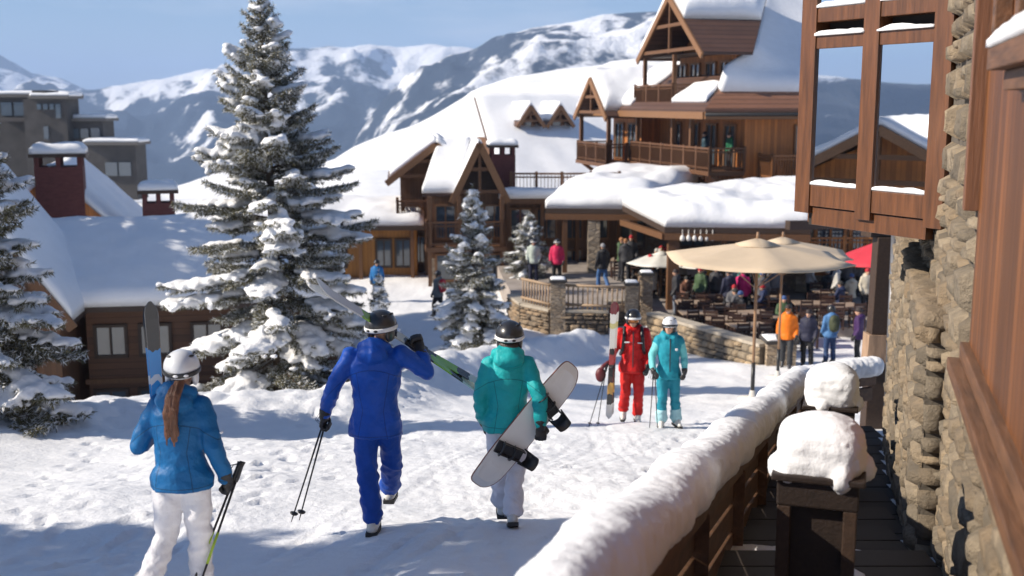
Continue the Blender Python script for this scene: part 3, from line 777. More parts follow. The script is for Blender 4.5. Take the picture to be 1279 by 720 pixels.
RW = wood('railing_timber', (.12, .060, .030), .4, stretch=(6, 1, 6))
rail = thing('timber_railing', (railx(1), 1, base_z(0, 1)), 'timber railing with a thick rounded cap of snow running down beside the stairs', 'railing')
def rh(y): return base_z(0, y) + .79          # top of the wood
O = rail.location
def rp(y, dx=0, dz=0): return Vector((railx(y) + dx, y, rh(y) + dz)) - O
w = MB(); w.beam(rp(.4, 0, -.07), rp(3.05, 0, -.05), .20, .16); w.build('handrail', RW, rail, bevel=.012)
w = MB(); w.beam(rp(2.9, 0, -.11), rp(16.0, 0, -.09), .15, .14); w.build('handrail', RW, rail, bevel=.012)
for y in (1.6, 3.0, 4.55, 6.3, 8.1, 9.9, 11.8, 13.7, 15.9):
    w = MB(); p = rp(y, 0, -.16); w.box((p.x - .075, p.y - .075, p.z - 1.15), (p.x + .075, p.y + .075, p.z + .02)); w.build('post', RW, rail, bevel=.01)
for k, dz in enumerate((-.30, -.52, -.74, -.96)):
    w = MB(); w.beam(rp(.4, -.012 + .004 * k, dz), rp(15.95, -.012 + .004 * k, dz + .02), .045, .185); w.build('board', RW, rail, bevel=.006)
# far cross piece closing the stairs
xw = sidex(16.0, .76) - .25
a = rp(16.0); b = Vector((xw, 16.5, rh(16) + .02)) - O
w = MB(); w.beam(a + Vector((.09, 0, -.09)), b + Vector((0, 0, -.09)), .2, .14); w.build('cross_rail', RW, rail, bevel=.01)
w = MB(); w.beam(a + Vector((.1, .02, -.32)), b + Vector((0, .02, -.32)), .08, .2); w.build('board', RW, rail, bevel=.006)
# snow cap
w = MB()
yy = .35
while yy < 16.0:
    big = .045 * sstep(3.25, 2.75, yy) if yy < 3.3 else 0
    wd = .165 + big + .022 * noise.noise(Vector((yy * 1.6, 0, 4))) + .012 * noise.noise(Vector((yy * 5, 3, 4)))
    ht = .15 + big * .3 + .03 * noise.noise(Vector((yy * 1.1, 5, 1)))
    if 3.0 < yy < 3.35: wd *= .93; ht *= .88
    w.ell(rp(yy, .02 * noise.noise(Vector((yy, 9, 9))), ht * .62 ), (wd, .17, ht), 16, 10, p=.82); yy += .085
for k in range(12):
    p = a.lerp(b, k / 11); w.ell(p + Vector((0, 0, .10)), (.17, .19 + .02 * math.sin(k * 2), .15), 16, 10, p=.85)
def rsn(p, n):
    side = 1 - abs(n.z)
    return noise.noise(p * 2.6) * .025 + noise.noise(p * 8) * .010 * (.5 + side) + noise.noise(p * 22) * .006 + max(0, noise.noise(p * 45) - .25) * .012 * side
remesh(w, 'snow_cap', SNOW, rail, .017, 4, disp=rsn)

def stand(y, off, wdt, hgt, dome, label, seed):
    x = railx(y) + off; root = thing('snow_capped_stand', (x, y, base_z(0, y) + .03), label, 'wooden stand', 'snow topped stands beside the stairs', rz=-.31)
    z = hgt; h2 = wdt / 2
    w = MB(); w.box((-h2, -h2, z - .16), (h2, h2, z - .02)); w.box((-h2 - .03, -h2 - .03, z - .019), (h2 + .03, h2 + .03, z + .02)); w.build('top', STB, root, bevel=.01)
    w = MB(); w.box((-h2 + .05, -h2 + .06, .12), (h2 - .05, h2 - .06, z - .16)); w.build('box', STB, root, bevel=.008)
    for sx in (-1, 1):
        for sy in (-1, 1):
            w = MB(); w.box((sx * (h2 - .04) - .035, sy * (h2 - .04) - .035, -.25), (sx * (h2 - .04) + .035, sy * (h2 - .04) + .035, z - .161)); w.build('leg', DARKWOOD, root, bevel=.006)
    w = MB(); r = random.Random(seed)
    w.ell((0, 0, z + dome * .42), (h2 * 1.12, h2 * 1.12, dome * .60), 28, 16, p=.62)
    w.ell((.01, 0, z + dome * .45), (h2 * 1.02, h2 * 1.02, dome * .66), 24, 14, p=.74)
    for k in range(9):
        an = r.uniform(0, 6.28); w.ell((math.cos(an) * h2 * 1.04, math.sin(an) * h2 * 1.04, z + dome * .05), (.07, .07, .08), 10, 7)
    for k in range(5):
        an = r.uniform(-1.3, .2); c = (math.cos(an) * h2 * 1.06, math.sin(an) * h2 * 1.06); w.capsule((c[0], c[1], z + .05), (c[0], c[1], z - r.uniform(.03, .12)), .03, .010, 8)
    def ds(p, n):
        lay = math.sin(p.z * 70 + noise.noise(p * 3) * 3) * .0025 * (1 - abs(n.z))
        return noise.noise(p * 3.2 + Vector((seed, 0, 0))) * .016 + noise.noise(p * 11) * .007 + max(0, noise.noise(p * 26) - .2) * .02 * (.3 + max(0, n.x)) + lay
    remesh(w, 'snow_dome', SNOW, root, .013, 4, disp=ds)
stand(5.85, .74,   .42, .95, .27, 'dark wooden stand under the big rounded block of snow, nearest the camera', 3)
stand(10.7, .62, .46, .90, .36, 'dark wooden stand under the smaller snow dome further down the stairs', 8)
# ------------------------------------------------------------ houses
def beamset(root, name, m, items, bevel=0):
    for p, q, w, h in items:
        mb = MB(); mb.beam(p, q, w, h); mb.build(name, m, root, bevel=bevel)
def window(root, o, r, w, h, n, frame=TRIM, cols=2, rows=1, ft=.09, pane=PANE):
    o = Vector(o); r = Vector(r).normalized(); n = Vector(n).normalized(); up = Vector((0, 0, 1)); mb = MB()
    c = o + n * .03
    for k in range(cols + 1):
        p = c + r * (w * k / cols); mb.beam(p, p + up * h, ft if k in (0, cols) else ft * .6, .10, up=n)
    for k in range(rows + 1):
        p = c + up * (h * k / rows) + n * .004; mb.beam(p - r * .04, p + r * (w + .04), .11, ft if k in (0, rows) else ft * .6)
    f = mb.build('window', frame, root)
    pb = MB(); pb.slab([o + r * .02 + up * .02, o + r * (w - .02) + up * .02, o + r * (w - .02) + up * (h - .02), o + r * .02 + up * (h - .02)], .012, n); pb.build('pane', pane, f)
    return f
def railing(parent, pts, h, m=None, pick=.13, pw=.085, post=1.5, name='railing', top=.11):
    m = m or BALWOOD; mb = MB(); pts = [Vector(p) for p in pts]; up = Vector((0, 0, 1))
    for a, b in zip(pts, pts[1:]):
        L = (b - a).length; d = (b - a) / L
        mb.beam(a + up * h, b + up * h, top * 1.3, top * .75); mb.beam(a + up * .14, b + up * .14, .05, .09); mb.beam(a + up * (h - .16), b + up * (h - .16), .05, .07)
        k = pick * .6
        while k < L: p = a + d * k; mb.beam(p + up * .06, p + up * (h - .06), pw, .025, up=d); k += pick
        n = max(1, round(L / post))
        for i in range(n + 1): p = a + d * (L * i / n); mb.beam(p - up * .05, p + up * (h + .10), .12, .12, up=d)
    return mb.build(name, m, parent)
def balcony(root, pts, quad, z, h=1.0, th=.2, m=None, pick=.13):
    mb = MB(); mb.slab([(x, y, z - th) for x, y in quad], th - .004); f = mb.build('balcony', BALWOOD if m is None else m, root)
    railing(f, [(x, y, z) for x, y in pts], h, m, pick); return f
def roofslab(root, quad, th, m=TILE, name='roof'):
    mb = MB(); q = [Vector(p) for p in quad]; mb.slab(q, th); return mb.build(name, m, root)
def snowpatch(parent, quad, th, seed=1, nu=30, nv=16, edge=.12, amp=.3, sc=.5, lip=.6):
    mb = MB(); mb.snow(*quad, th, nu, nv, edge, amp, sc, seed, lip); return mb.build('snow', SNOW, parent, True)
def gable(root, axis, plane, c, half, zE, zA, back, over=.35, m=TILE, trim=TRIM, snow=((0, 1), (0, 1)), snth=.4, seed=1, ov2=.3, back_e=None):
    be = back if back_e is None else back_e
    """gable roof: axis 'x' -> ridge runs along +x from plane; 'y' -> along +y. c = ridge position on the other axis"""
    P = (lambda a, b, z: Vector((a, b, z))) if axis == 'x' else (lambda a, b, z: Vector((b, a, z)))
    sl = (zA - zE) / half; e = half + ov2; ze = zE - sl * ov2
    for i, sd in enumerate((-1, 1)):
        q = [P(plane - over, c + sd * e, ze), P(be, c + sd * e, ze), P(back, c, zA), P(plane - over, c, zA)]
        rf = roofslab(root, q, .14, m)
        for (k0, k1) in snow[i:i + 1]:
            if k1 <= k0: continue
            up = Vector((0, 0, .145)); lo = lambda a, k: P(a, c + sd * e * (1 - k), ze + (zA - ze) * k) + up
            snowpatch(rf, (lo(plane - over + .05, k0), lo(be + (back - be) * k0, k0), lo(be + (back - be) * k1, k1), lo(plane - over + .05, k1)), snth, seed + i)
        mb = MB(); a = P(plane - over - .02, c + sd * (e + .05), ze - .06); b = P(plane - over - .02, c, zA + .0); mb.beam(a, b, .10, .30); mb.build('barge_board', trim, root)
    for k in (0.05, .5): 
        mb = MB(); z = zE + (zA - zE) * k; hw = half * (1 - k); mb.beam(P(plane - over + .1, c - hw, z), P(plane - over + .1, c + hw, z), .14, .16); mb.build('tie_beam', LOG, root)
    mb = MB(); mb.beam(P(plane - over + .1, c, zE), P(plane - over + .1, c, zA - .1), .13, .13, up=(1, 0, 0) if axis == 'x' else (0, 1, 0)); mb.build('king_post', LOG, root)
def gwall(root, axis, a, c, half, z0, zE, zA, back, m):
    """wall block with a gable top"""
    P = (lambda a, b, z: Vector((a, b, z))) if axis == 'x' else (lambda a, b, z: Vector((b, a, z)))
    mb = MB(); f = [P(a, c - half, z0), P(a, c + half, z0), P(a, c + half, zE), P(a, c, zA - .02), P(a, c - half, zE)]
    mb.slab(f, back - a, P(1, 0, 0)); return mb.build('wall', m, root)
def chimney(root, x, y, z0, z1, w, d, m=CHIM, part=True):
    mb = MB(); mb.box((x - w / 2, y - d / 2, z0), (x + w / 2, y + d / 2, z1 - .45)); 
    for sx in (-1, 1):
        for sy in (-1, 0, 1): cx = x + sx * (w / 2 - .09); cy = y + sy * (d / 2 - .09); mb.box((cx - .08, cy - .08, z1 - .449), (cx + .08, cy + .08, z1 - .12))
    for sy in (-1, 1): cy = y + sy * (d / 2 - .09); mb.box((x - .08, cy - .08, z1 - .449), (x + .08, cy + .08, z1 - .12))
    ch = mb.build('chimney', m, root)
    mb = MB(); mb.box((x - w / 2 - .14, y - d / 2 - .14, z1 - .119), (x + w / 2 + .14, y + d / 2 + .14, z1)); cp = mb.build('chimney_cap', DARKWOOD, ch)
    mb = MB(); h = w / 2 + .12; k = d / 2 + .12; mb.snow((x - h, y - k, z1 + .002), (x + h, y - k, z1 + .002), (x + h, y + k, z1 + .002), (x - h, y + k, z1 + .002), .26 * min(1.4, w), 14, 12, .3, .35, 1.5, 3); mb.build('snow', SNOW, ch, True)
    return ch

FRONTW = wood('front_balcony_wood', (.22, .09, .03), .3)
# --- big chalet with stacked balconies
p0 = at(886, 215, 52); YA = math.atan2(.252, .968)
ch = thing('chalet', (p0.x, p0.y, 0), 'large timber chalet with stacked balconies and steep snowy roof behind the terrace', 'building', rz=YA)
mb = MB(); mb.box((1.74, 0, 3.1), (15, 16, 7.62)); mb.build('wall', WALLWOOD, ch)
mb = MB(); mb.box((1.9, .15, -.4), (15, 15.9, 3.098)); mb.build('ground_floor_wall', YELWOOD, ch)
main = roofslab(ch, [(-.7, -.9, 7.62), (16, -.9, 7.62), (16, 7.6, 13.3), (7.7, 7.6, 13.3)], .16, TILE2)
hip = roofslab(ch, [(-.7, -.9, 7.62), (7.7, 7.6, 13.3), (7.7, 8.2, 13.3), (-.7, 16.2, 7.62)], .16, TILE)
mb = MB(); mb.box((-.72, -1.0, 7.32), (16, -.86, 7.64)); mb.box((-.8, -.86, 7.32), (-.66, 16, 7.64)); mb.build('fascia', TRIM, ch)
mb = MB(); mb.box((-.6, -.85, 7.30), (16, 0, 7.36)); mb.box((-.6, .0, 7.30), (1.74, 16, 7.36)); mb.build('soffit', LOG, ch)
mb = MB(); mb.tube([(-.75, -1.07, 7.52), (16, -1.07, 7.52)], .08, 8); mb.build('gutter', BLACKM, ch, True)
# deep snow on the slope that faces the camera, drifted up against the dormer
mb = MB(); nu, nv = 60, 30; vs = []
def rz_(x, y): return 7.78 + (y + .9) * .668
for j in range(nv + 1):
    for i in range(nu + 1):
        k = j / nv; y = .15 + 7.5 * k; xl = .5 + 1.6 * sstep(.5, 1.3, y) + max(0, y - 1) * .62; x = xl + (16 - xl) * i / nu
        d1 = x - xl; e = min(1, min((y - .15) / .35, d1 / .5)); e = math.sqrt(max(0, 1 - (1 - max(0, e)) ** 2))
        dr = max(0, 1 - d1 / 3.0) ** 2 * 1.35 * (1 - k * .6) * min(1, k * 5 + .15)
        vs.append((x, y, rz_(x, y) + .12 + e * (.42 + dr + noise.noise(Vector((x * .5, y * .5, 2))) * .12)))
mb.add(vs, [(j * (nu + 1) + i, j * (nu + 1) + i + 1, (j + 1) * (nu + 1) + i + 1, (j + 1) * (nu + 1) + i) for j in range(nv) for i in range(nu)])
o = mb.build('snow', SNOW, main, True); sm = o.modifiers.new('thick', 'SOLIDIFY'); sm.thickness = .5; sm.offset = -1
snowpatch(hip, ((-.3, -.1, 8.05), (.9, 1.0, 8.87), (.9, 4.0, 8.87), (-.3, 4.0, 8.05)), .3, 5)
snowpatch(hip, ((-.5, 9.2, 7.85), (3.2, 9.2, 10.35), (3.4, 11.0, 10.5), (-.5, 15.5, 7.85)), .5, 4)
# upper dormer: big gable facing left over the upper balcony
gable(ch, 'x', 0, 4.5, 3.8, 10.45, 13.15, 4.9, .35, TILE, snow=((.56, 1), (.05, 1)), snth=.75, seed=6, back_e=2.2)
gwall(ch, 'x', 1.74, 4.5, 3.4, 7.62, 10.3, 12.7, 2.3, WALLWOOD)
mb = MB(); mb.slab([(.1, 1.0, 10.36), (1.74, 1.0, 10.36), (1.74, 8.0, 10.36), (.1, 8.0, 10.36)], .05); mb.build('soffit', DARKWOOD, ch)
balcony(ch, [(1.9, 4.1), (-.2, 4.1), (-.2, 9.3), (1.2, 9.3)], [(1.74, 4.0), (-.3, 4.0), (-.3, 9.4), (1.74, 9.4)], 7.92, 1.0)
for y in (4.15, 8.1): beamset(ch, 'post', LOG, [((-.12, y, 7.9), (-.12, y, 10.4), .18, .18)])
for y in (1.6, 3.3, 5.2, 6.9): window(ch, (1.72, y, 8.1), (0, 1, 0), 1.1, 1.9, (-1, 0, 0))
# long balcony and the end that turns the corner
balcony(ch, [(1.74, 0), (0, 0), (0, 10.3)], [(1.74, -.1), (-.1, -.1), (-.1, 10.3), (1.74, 10.3)], 4.9, 1.05)
for y in (.9, 3.0, 5.1, 7.4): window(ch, (1.72, y, 5.0), (0, 1, 0), 1.15, 2.0, (-1, 0, 0))
for y in (2.4, 4.7, 9.6): beamset(ch, 'post', LOG, [((.1, y, 4.9), (.1, y, 7.35), .18, .18)])
for y in (.1, 2.6, 5.2, 7.8, 10.2): beamset(ch, 'brace', LOG, [((1.7, y, 3.6), (.2, y, 4.7), .16, .16)])
# left gable with its own balcony
gable(ch, 'x', -1.2, 12.9, 2.5, 7.45, 9.35, 3.5, .35, TILE, snow=((.12, 1), (.05, 1)), snth=.7, seed=9)
gwall(ch, 'x', .7, 12.9, 2.3, 3.0, 7.4, 9.1, 2.0, WALLWOOD)
balcony(ch, [(.9, 10.35), (-1.4, 10.35), (-1.4, 15.5), (.7, 15.5)], [(1.74, 10.31), (-1.5, 10.31), (-1.5, 15.6), (1.74, 15.6)], 4.75, 1.05)
for y in (10.5, 15.3): beamset(ch, 'post', LOG, [((-1.25, y, 4.75), (-1.25, y, 7.4), .2, .2)])
for y in (11.2, 13.3): window(ch, (.68, y, 4.9), (0, 1, 0), 1.3, 2.0, (-1, 0, 0))
for y in (10.6, 15.2): beamset(ch, 'brace', LOG, [((.7, y, 3.2), (-1.2, y, 4.6), .2, .2)])
# camera-facing front
window(ch, (4.3, -.02, 5.0), (1, 0, 0), 1.5, 2.0, (0, -1, 0), cols=3)
window(ch, (8.6, -.02, 5.0), (1, 0, 0), 1.5, 2.0, (0, -1, 0), cols=3)
balcony(ch, [(2.5, -.02), (2.5, -1.4), (7.2, -1.4), (7.2, -.02)], [(2.4, -.01), (2.4, -1.5), (7.3, -1.5), (7.3, -.01)], 4.55, 1.1, m=FRONTW)
for x in (2.6, 4.0, 6.2): window(ch, (x, .13, .9 + 2.1), (1, 0, 0), .9, .0001 + .09, (0, -1, 0), cols=1)
for x in (2.4, 4.6, 6.8): window(ch, (x, .13, 1.4), (1, 0, 0), 1.0, 1.4, (0, -1, 0))
for y in (1.5, 4.0, 6.5, 9.0, 12): window(ch, (1.88, y, 1.5), (0, 1, 0), 1.1, 1.5, (-1, 0, 0))

# --- low dormered house sunk in the snow of the hill
q0 = at(668, 158, 92); dh = thing('snowed_in_house', (q0.x, q0.y, q0.z - 4), 'brown gabled pair of dormers sticking out of a snow covered roof on the hill', 'building', rz=.35)
mb = MB(); mb.box((-3, 0, -3), (9, 6, 3.0)); mb.build('wall', LOG, dh)
rf = roofslab(dh, [(-5.6, -9, -2.4), (11.6, -9, -2.4), (9.6, 5, 6.2), (-3.6, 5, 6.2)], .2); snowpatch(rf, ((-5.5, -9, -2.2), (11.5, -9, -2.2), (9.5, 5, 6.4), (-3.5, 5, 6.4)), .6, 2)
for x in (-.6, 2.0):
    gable(dh, 'y', -.3, x, .85, 4.4, 5.6, 4, .4, TILE, snow=((.2, 1), (.1, 1)), snth=.4, seed=x); gwall(dh, 'y', .2, x, .7, 3, 4.35, 5.4, 3, LOG); window(dh, (x - .4, .18, 3.6), (1, 0, 0), .8, .8, (0, -1, 0), cols=1)

# --- middle house with the steep front gable, chimney and roof deck
q0 = at(597, 345, 51); bh = thing('timber_house', (q0.x, q0.y, 0), 'timber house with a steep pointed front gable, chimney and roof deck in the middle', 'building', rz=.10)
mb = MB(); mb.box((-2.1, 0, -.5), (1.2, 5, 4.0)); mb.build('wall', GREYWOOD, bh)
mb = MB(); mb.box((-2.2, -.1, -.5), (1.22, 0.3, 1.1)); mb.build('stone_base', STONED, bh)
gable(bh, 'y', -.5, .05, 1.05, 4.05, 6.25, 4.5, .3, TILE, snow=((.0, .98), (.05, .98)), snth=.22, seed=3, ov2=.15)
gwall(bh, 'y', .15, .05, .95, 3.9, 4.1, 6.0, 3, DARKWOOD)
rf = roofslab(bh, [(-2.5, -.5, 3.95), (-.9, -.5, 3.95), (.0, 3.2, 6.1), (-1.6, 3.2, 6.1)], .15); snowpatch(rf, ((-2.5, -.5, 4.1), (-.9, -.5, 4.1), (-.1, 3.1, 6.2), (-1.6, 3.1, 6.2)), .4, 8)
# rear gable, wider and lower
gable(bh, 'y', 3.0, -1.75, 2.0, 4.6, 6.1, 9, .6, TILE, snow=((.05, 1), (.05, 1)), snth=.4, seed=12)
gwall(bh, 'y', 3.6, -1.75, 1.7, -.5, 4.5, 5.8, 9, GREYWOOD)
window(bh, (-2.4, 3.58, 2.6), (1, 0, 0), 1.3, 1.3, (0, -1, 0)); window(bh, (-3.2, 3.58, .4), (1, 0, 0), 1.3, 1.3, (0, -1, 0))
for x in (-3.35, -2.25): beamset(bh, 'post', LOG, [((x, 2.6, -.3), (x, 2.6, 4.5), .18, .18)])
balcony(bh, [(-3.6, 3.5), (-3.6, 2.3), (-2.2, 2.3)], [(-3.7, 3.6), (-3.7, 2.2), (-2.2, 2.2), (-2.2, 3.6)], 2.55, .95)
balcony(bh, [(-2.3, .0), (-2.3, -1.2), (1.1, -1.2), (1.1, 0)], [(-2.4, 0), (-2.4, -1.3), (1.2, -1.3), (1.2, 0)], 1.75, 1.1)
for x in (-2.2, -.9, 1.0): beamset(bh, 'post', LOG, [((x, -1.15, -.3), (x, -1.15, 4.0), .17, .17)])
for x in (-1.9, -.7, .3): window(bh, (x, -.02, 2.0), (1, 0, 0), .9, 1.5, (0, -1, 0)); window(bh, (x, -.12, -.0 + .1), (1, 0, 0), .9, 1.2, (0, -1, 0), cols=1)
ch2 = chimney(bh, 1.35, 2.6, 3.0, 6.1, 1.15, 1.1)
mb = MB(); mb.box((1.25, .2, -.5), (6.6, 6, 3.55)); mb.build('wing_wall', GREYWOOD, bh)
mb = MB(); mb.box((.95, -.35, 3.56), (6.8, 6, 3.8)); dk = mb.build('deck', LOG, bh); snowpatch(dk, ((.95, -.38, 3.803), (4.2, -.38, 3.803), (4.2, .75, 3.803), (.95, .75, 3.803)), .42, 5)
railing(bh, [(1.6, .9, 3.8), (3.9, .55, 3.8), (6.6, .7, 3.8)], 1.05, LOG, .16, .05)
for x in (1.5, 2.7, 3.9, 5.1): window(bh, (x, .18, 1.9), (1, 0, 0), .9, 1.4, (0, -1, 0)); window(bh, (x, .18, .1), (1, 0, 0), .9, 1.3, (0, -1, 0))
for x in (1.35, 2.9, 4.5, 6.4): beamset(bh, 'post', LOG, [((x, -.25, -.3), (x, -.25, 3.56), .17, .17)])

# --- low ochre house left of it
q0 = at(455, 345, 53); yh = thing('ochre_house', (q0.x, q0.y, -.1), 'low ochre boarded house with a flat snow roof behind the tallest spruce', 'building', rz=.05)
mb = MB(); mb.box((-4.5, 0, -.5), (2.5, 5, 2.3)); mb.build('wall', YELWOOD, yh)
mb = MB(); mb.box((-4.9, -.7, 2.302), (2.9, 5.3, 2.5)); rf = mb.build('roof', DARKWOOD, yh); snowpatch(rf, ((-4.85, -.65, 2.502), (2.85, -.65, 2.502), (2.85, 5.2, 3.0), (-4.85, 5.2, 3.0)), .55, 7)
for x in (-3.4, -1.5, .6, 1.5): window(yh, (x, -.02, .5), (1, 0, 0), .7, 1.3, (0, -1, 0), frame=DARKWOOD)
for x in (-2.4, -.1, 2.3): beamset(yh, 'post', LOG, [((x, -.55, -.3), (x, -.55, 2.3), .16, .16)])

# --- house at the left, seen over its snowy roofs
eg = at(107, 392, 33); egz = eg.z
lh = thing('log_house', (eg.x, eg.y, 0), 'brown log house below the path at left with broad shaded snow roof', 'building', rz=.16)
WB = -4.5
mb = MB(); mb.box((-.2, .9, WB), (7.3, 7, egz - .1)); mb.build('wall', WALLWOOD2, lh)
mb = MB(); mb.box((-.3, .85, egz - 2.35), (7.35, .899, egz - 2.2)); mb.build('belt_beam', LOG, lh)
rf = roofslab(lh, [(-.8, .1, egz), (7.6, .1, egz), (7.6, 3.9, egz + 2.15), (-3, 3.9, egz + 2.15)], .15, DARKWOOD)
SH = 3.55
snowpatch(rf, ((-.55, .12, egz + .15), (7.5, .12, egz + .15), (7.5, 3.9, egz + 2.2), (-2.6, 3.9, egz + 2.2)), .42, 3, 60, 30, .06, .3, .45, .75)
rb = roofslab(lh, [(-3, 3.9, egz + 2.15), (7.6, 3.9, egz + 2.15), (7.6, 7.2, egz + .5), (-3, 7.2, egz + .5)], .15, DARKWOOD); snowpatch(rb, ((-3, 3.8, egz + 2.2), (7.5, 3.8, egz + 2.2), (7.5, 7.1, egz + .6), (-3, 7.1, egz + .6)), .4, 4)
# front wing: gable facing the camera
gz = egz + .55
gwall(lh, 'y', -.9, -2.9, 2.35, WB, gz - .1, gz + 3.15, 3.2, GREYWOOD)
gable(lh, 'y', -.9, -2.9, 2.4, gz, gz + 3.3, 3.4, .75, DARKWOOD, trim=LOG, snow=((.0, 1), (.0, 1)), snth=.5, seed=8, ov2=.45)
window(lh, (-2.7, -.93, gz - .2), (1, 0, 0), .85, 1.05, (0, -1, 0), frame=DARKWOOD); window(lh, (-2.3, -.93, gz - 2.6), (1, 0, 0), 1.0, .9, (0, -1, 0), frame=DARKWOOD); window(lh, (-4.2, -.93, gz - .2), (1, 0, 0), .85, 1.05, (0, -1, 0), frame=DARKWOOD)
mb = MB(); mb.box((-5.3, -.96, gz - .9), (-.5, -.905, gz - .72)); mb.build('belt_beam', LOG, lh)
wz = egz - 1.5
for x in (.05, 1.35, 2.9, 4.2, 5.8): window(lh, (x, .88, wz), (1, 0, 0), .9, .95, (0, -1, 0), frame=DARKWOOD, cols=2); window(lh, (x - .1, .88, wz - 2.0), (1, 0, 0), .95, .95, (0, -1, 0), frame=DARKWOOD, cols=2)
mb = MB(); mb.box((-5, -.2, wz - 2.45), (5.3, .84, wz - 2.3)); bl = mb.build('balcony', LOG, lh); mb = MB(); mb.snow((-5, -.2, wz - 2.298), (5.3, -.2, wz - 2.298), (5.3, .8, wz - 2.298), (-5, .8, wz - 2.298), .12, 40, 8, .1, .4, 1); mb.build('snow', SNOW, bl, True)
# second house behind it with two red chimneys
sb_ = at(64, 222, 39); sh = thing('gabled_house', (sb_.x, sb_.y, 0), 'house behind the log house with steep snow roof and two red brick chimneys', 'building', rz=.30)
sz = sb_.z
gwall(sh, 'y', 0, 0, 3.0, WB, sz - 3.0, sz - .05, 9, GREYWOOD)
gable(sh, 'y', 0, 0, 3.2, sz - 3.1, sz, 12, .6, DARKWOOD, trim=WALLWOOD, snow=((.0, 1), (.0, 1)), snth=.45, seed=18, ov2=.4)
c1 = sh.matrix_basis.inverted() if False else None
M_ = Matrix.Translation(sh.location) @ Matrix.Rotation(.30, 4, 'Z'); Mi = M_.inverted()
q = Mi @ at(75, 240, 38.5); chimney(sh, q.x, q.y + .6, sz - 3.2, at(75, 192, 38.5).z, 1.55, 1.3)
q = Mi @ at(200, 290, 40); chimney(sh, q.x, q.y, sz - 5.2, at(200, 236, 40).z, 1.1, 1.0)

# --- concrete block far left
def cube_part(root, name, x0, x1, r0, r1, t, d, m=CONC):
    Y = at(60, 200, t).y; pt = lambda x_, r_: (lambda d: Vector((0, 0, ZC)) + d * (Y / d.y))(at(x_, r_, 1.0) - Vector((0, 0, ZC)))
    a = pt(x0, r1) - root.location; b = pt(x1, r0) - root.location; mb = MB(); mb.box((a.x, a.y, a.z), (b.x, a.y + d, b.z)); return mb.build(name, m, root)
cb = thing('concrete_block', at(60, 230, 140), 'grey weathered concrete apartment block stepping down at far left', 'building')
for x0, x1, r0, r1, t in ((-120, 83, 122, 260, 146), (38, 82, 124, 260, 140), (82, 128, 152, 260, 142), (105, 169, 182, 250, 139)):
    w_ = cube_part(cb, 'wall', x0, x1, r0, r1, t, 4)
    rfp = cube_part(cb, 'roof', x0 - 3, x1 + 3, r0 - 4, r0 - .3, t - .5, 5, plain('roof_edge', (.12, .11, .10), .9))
    bb8 = [v.co for v in rfp.data.vertices]; a = bb8[4].copy(); b = bb8[5].copy(); a.z += .004; b.z += .004
    snowpatch(rfp, ((a.x, a.y + .5, a.z), (b.x, a.y + .5, a.z), (b.x, a.y + 4.6, a.z), (a.x, a.y + 4.6, a.z)), .45, x0)
for x0, x1, r0, r1, t in ((18, 36, 128, 145, 145.8), (46, 51, 130, 137, 139.8), (54, 59, 130, 137, 139.8), (62, 67, 130, 137, 139.8), (70, 75, 130, 148, 139.8), (89, 98, 161, 173, 141.8), (101, 110, 161, 173, 141.8), (114, 124, 160, 175, 141.8), (132, 146, 203, 220, 138.8), (149, 163, 203, 220, 138.8), (55, 60, 158, 174, 139.8), (2, 14, 128, 145, 145.8)):
    cube_part(cb, 'window', x0, x1, r0, r1, t - .05, .3, PANE)
cube_part(cb, 'balcony', 0, 37, 147, 152, 144.5, 1.5, plain('dark_parapet', (.07, .06, .055), .8))
cube_part(cb, 'roof_box', 40, 57, 113, 119.6, 141, 4, CONC)

# --- chalet outside the left edge, seen only in the bay window's reflection
og = thing('timber_chalet', (-24, 18.7, 2.0), 'timber chalet outside the left edge of the photo', 'building', rz=math.pi)
gwall(og, 'x', 0, 0, 3.4, -4, 3.4, 5.0, 8, WALLWOOD); gable(og, 'x', 0, 0, 3.5, 3.4, 5.2, 8.5, .9, TILE, snow=((.02, 1), (.02, 1)), snth=.4, seed=31)
for y in (-2.4, -.5, 1.4): window(og, (-.02, y, 1.0), (0, 1, 0), 1.1, 1.7, (-1, 0, 0))
balcony(og, [(-1.2, -3.2), (-1.2, 3.2)], [(0, -3.3), (-1.3, -3.3), (-1.3, 3.3), (0, 3.3)], .6, 1.0)
# ------------------------------------------------------------ terrace, its walls, fences, roofs and furniture
TZ = .90; TZ2 = .36
PAVE = plain('terrace_paving', (.30, .26, .23), .9, .25, 1.5, bmp=.4, bscale=9)
def lvl(px, row, z):
    """where the sight line through a photo point meets the level z"""
    d = at(px, row, 1.0) - Vector((0, 0, ZC)); k = (z - ZC) / d.z; return Vector((0, 0, ZC)) + d * k
W0 = [at(640, 402, 42.5), at(655, 412, 40.6), at(690, 419, 39.4), at(760, 419, 39.2)]; W0 = [Vector((p.x, p.y, 0)) for p in W0]
Wg0 = Vector((4.75, 37.3, 0)); Wg1 = Vector((7.45, 32.2, 0)); Wg2 = Vector((8.3, 32.7, 0))
mb = MB(); poly = [(p.x, p.y, -.3) for p in W0] + [(3.45, 40.4, -.3), (4.9, 40.6, -.3), (5.1, 54, -.3), (-1, 54, -.3), (-.4, 46, -.3)]
mb.slab(poly, TZ + .3); tag(mb.build('terrace', PAVE), 'paved sun terrace of the restaurant', 'terrace', kind='structure')
mb = MB(); mb.slab([(4.93, 37.4, -.3), (7.5, 32.5, -.3), (8.2, 32.9, -.3), (8.6, 38, -.3), (20, 38, -.3), (20, 54, -.3), (5.11, 54, -.3), (4.93, 40.7, -.3)], TZ2 + .3); tag(mb.build('terrace', PAVE), 'lower paved dining terrace behind the rubble wall', 'terrace', kind='structure')
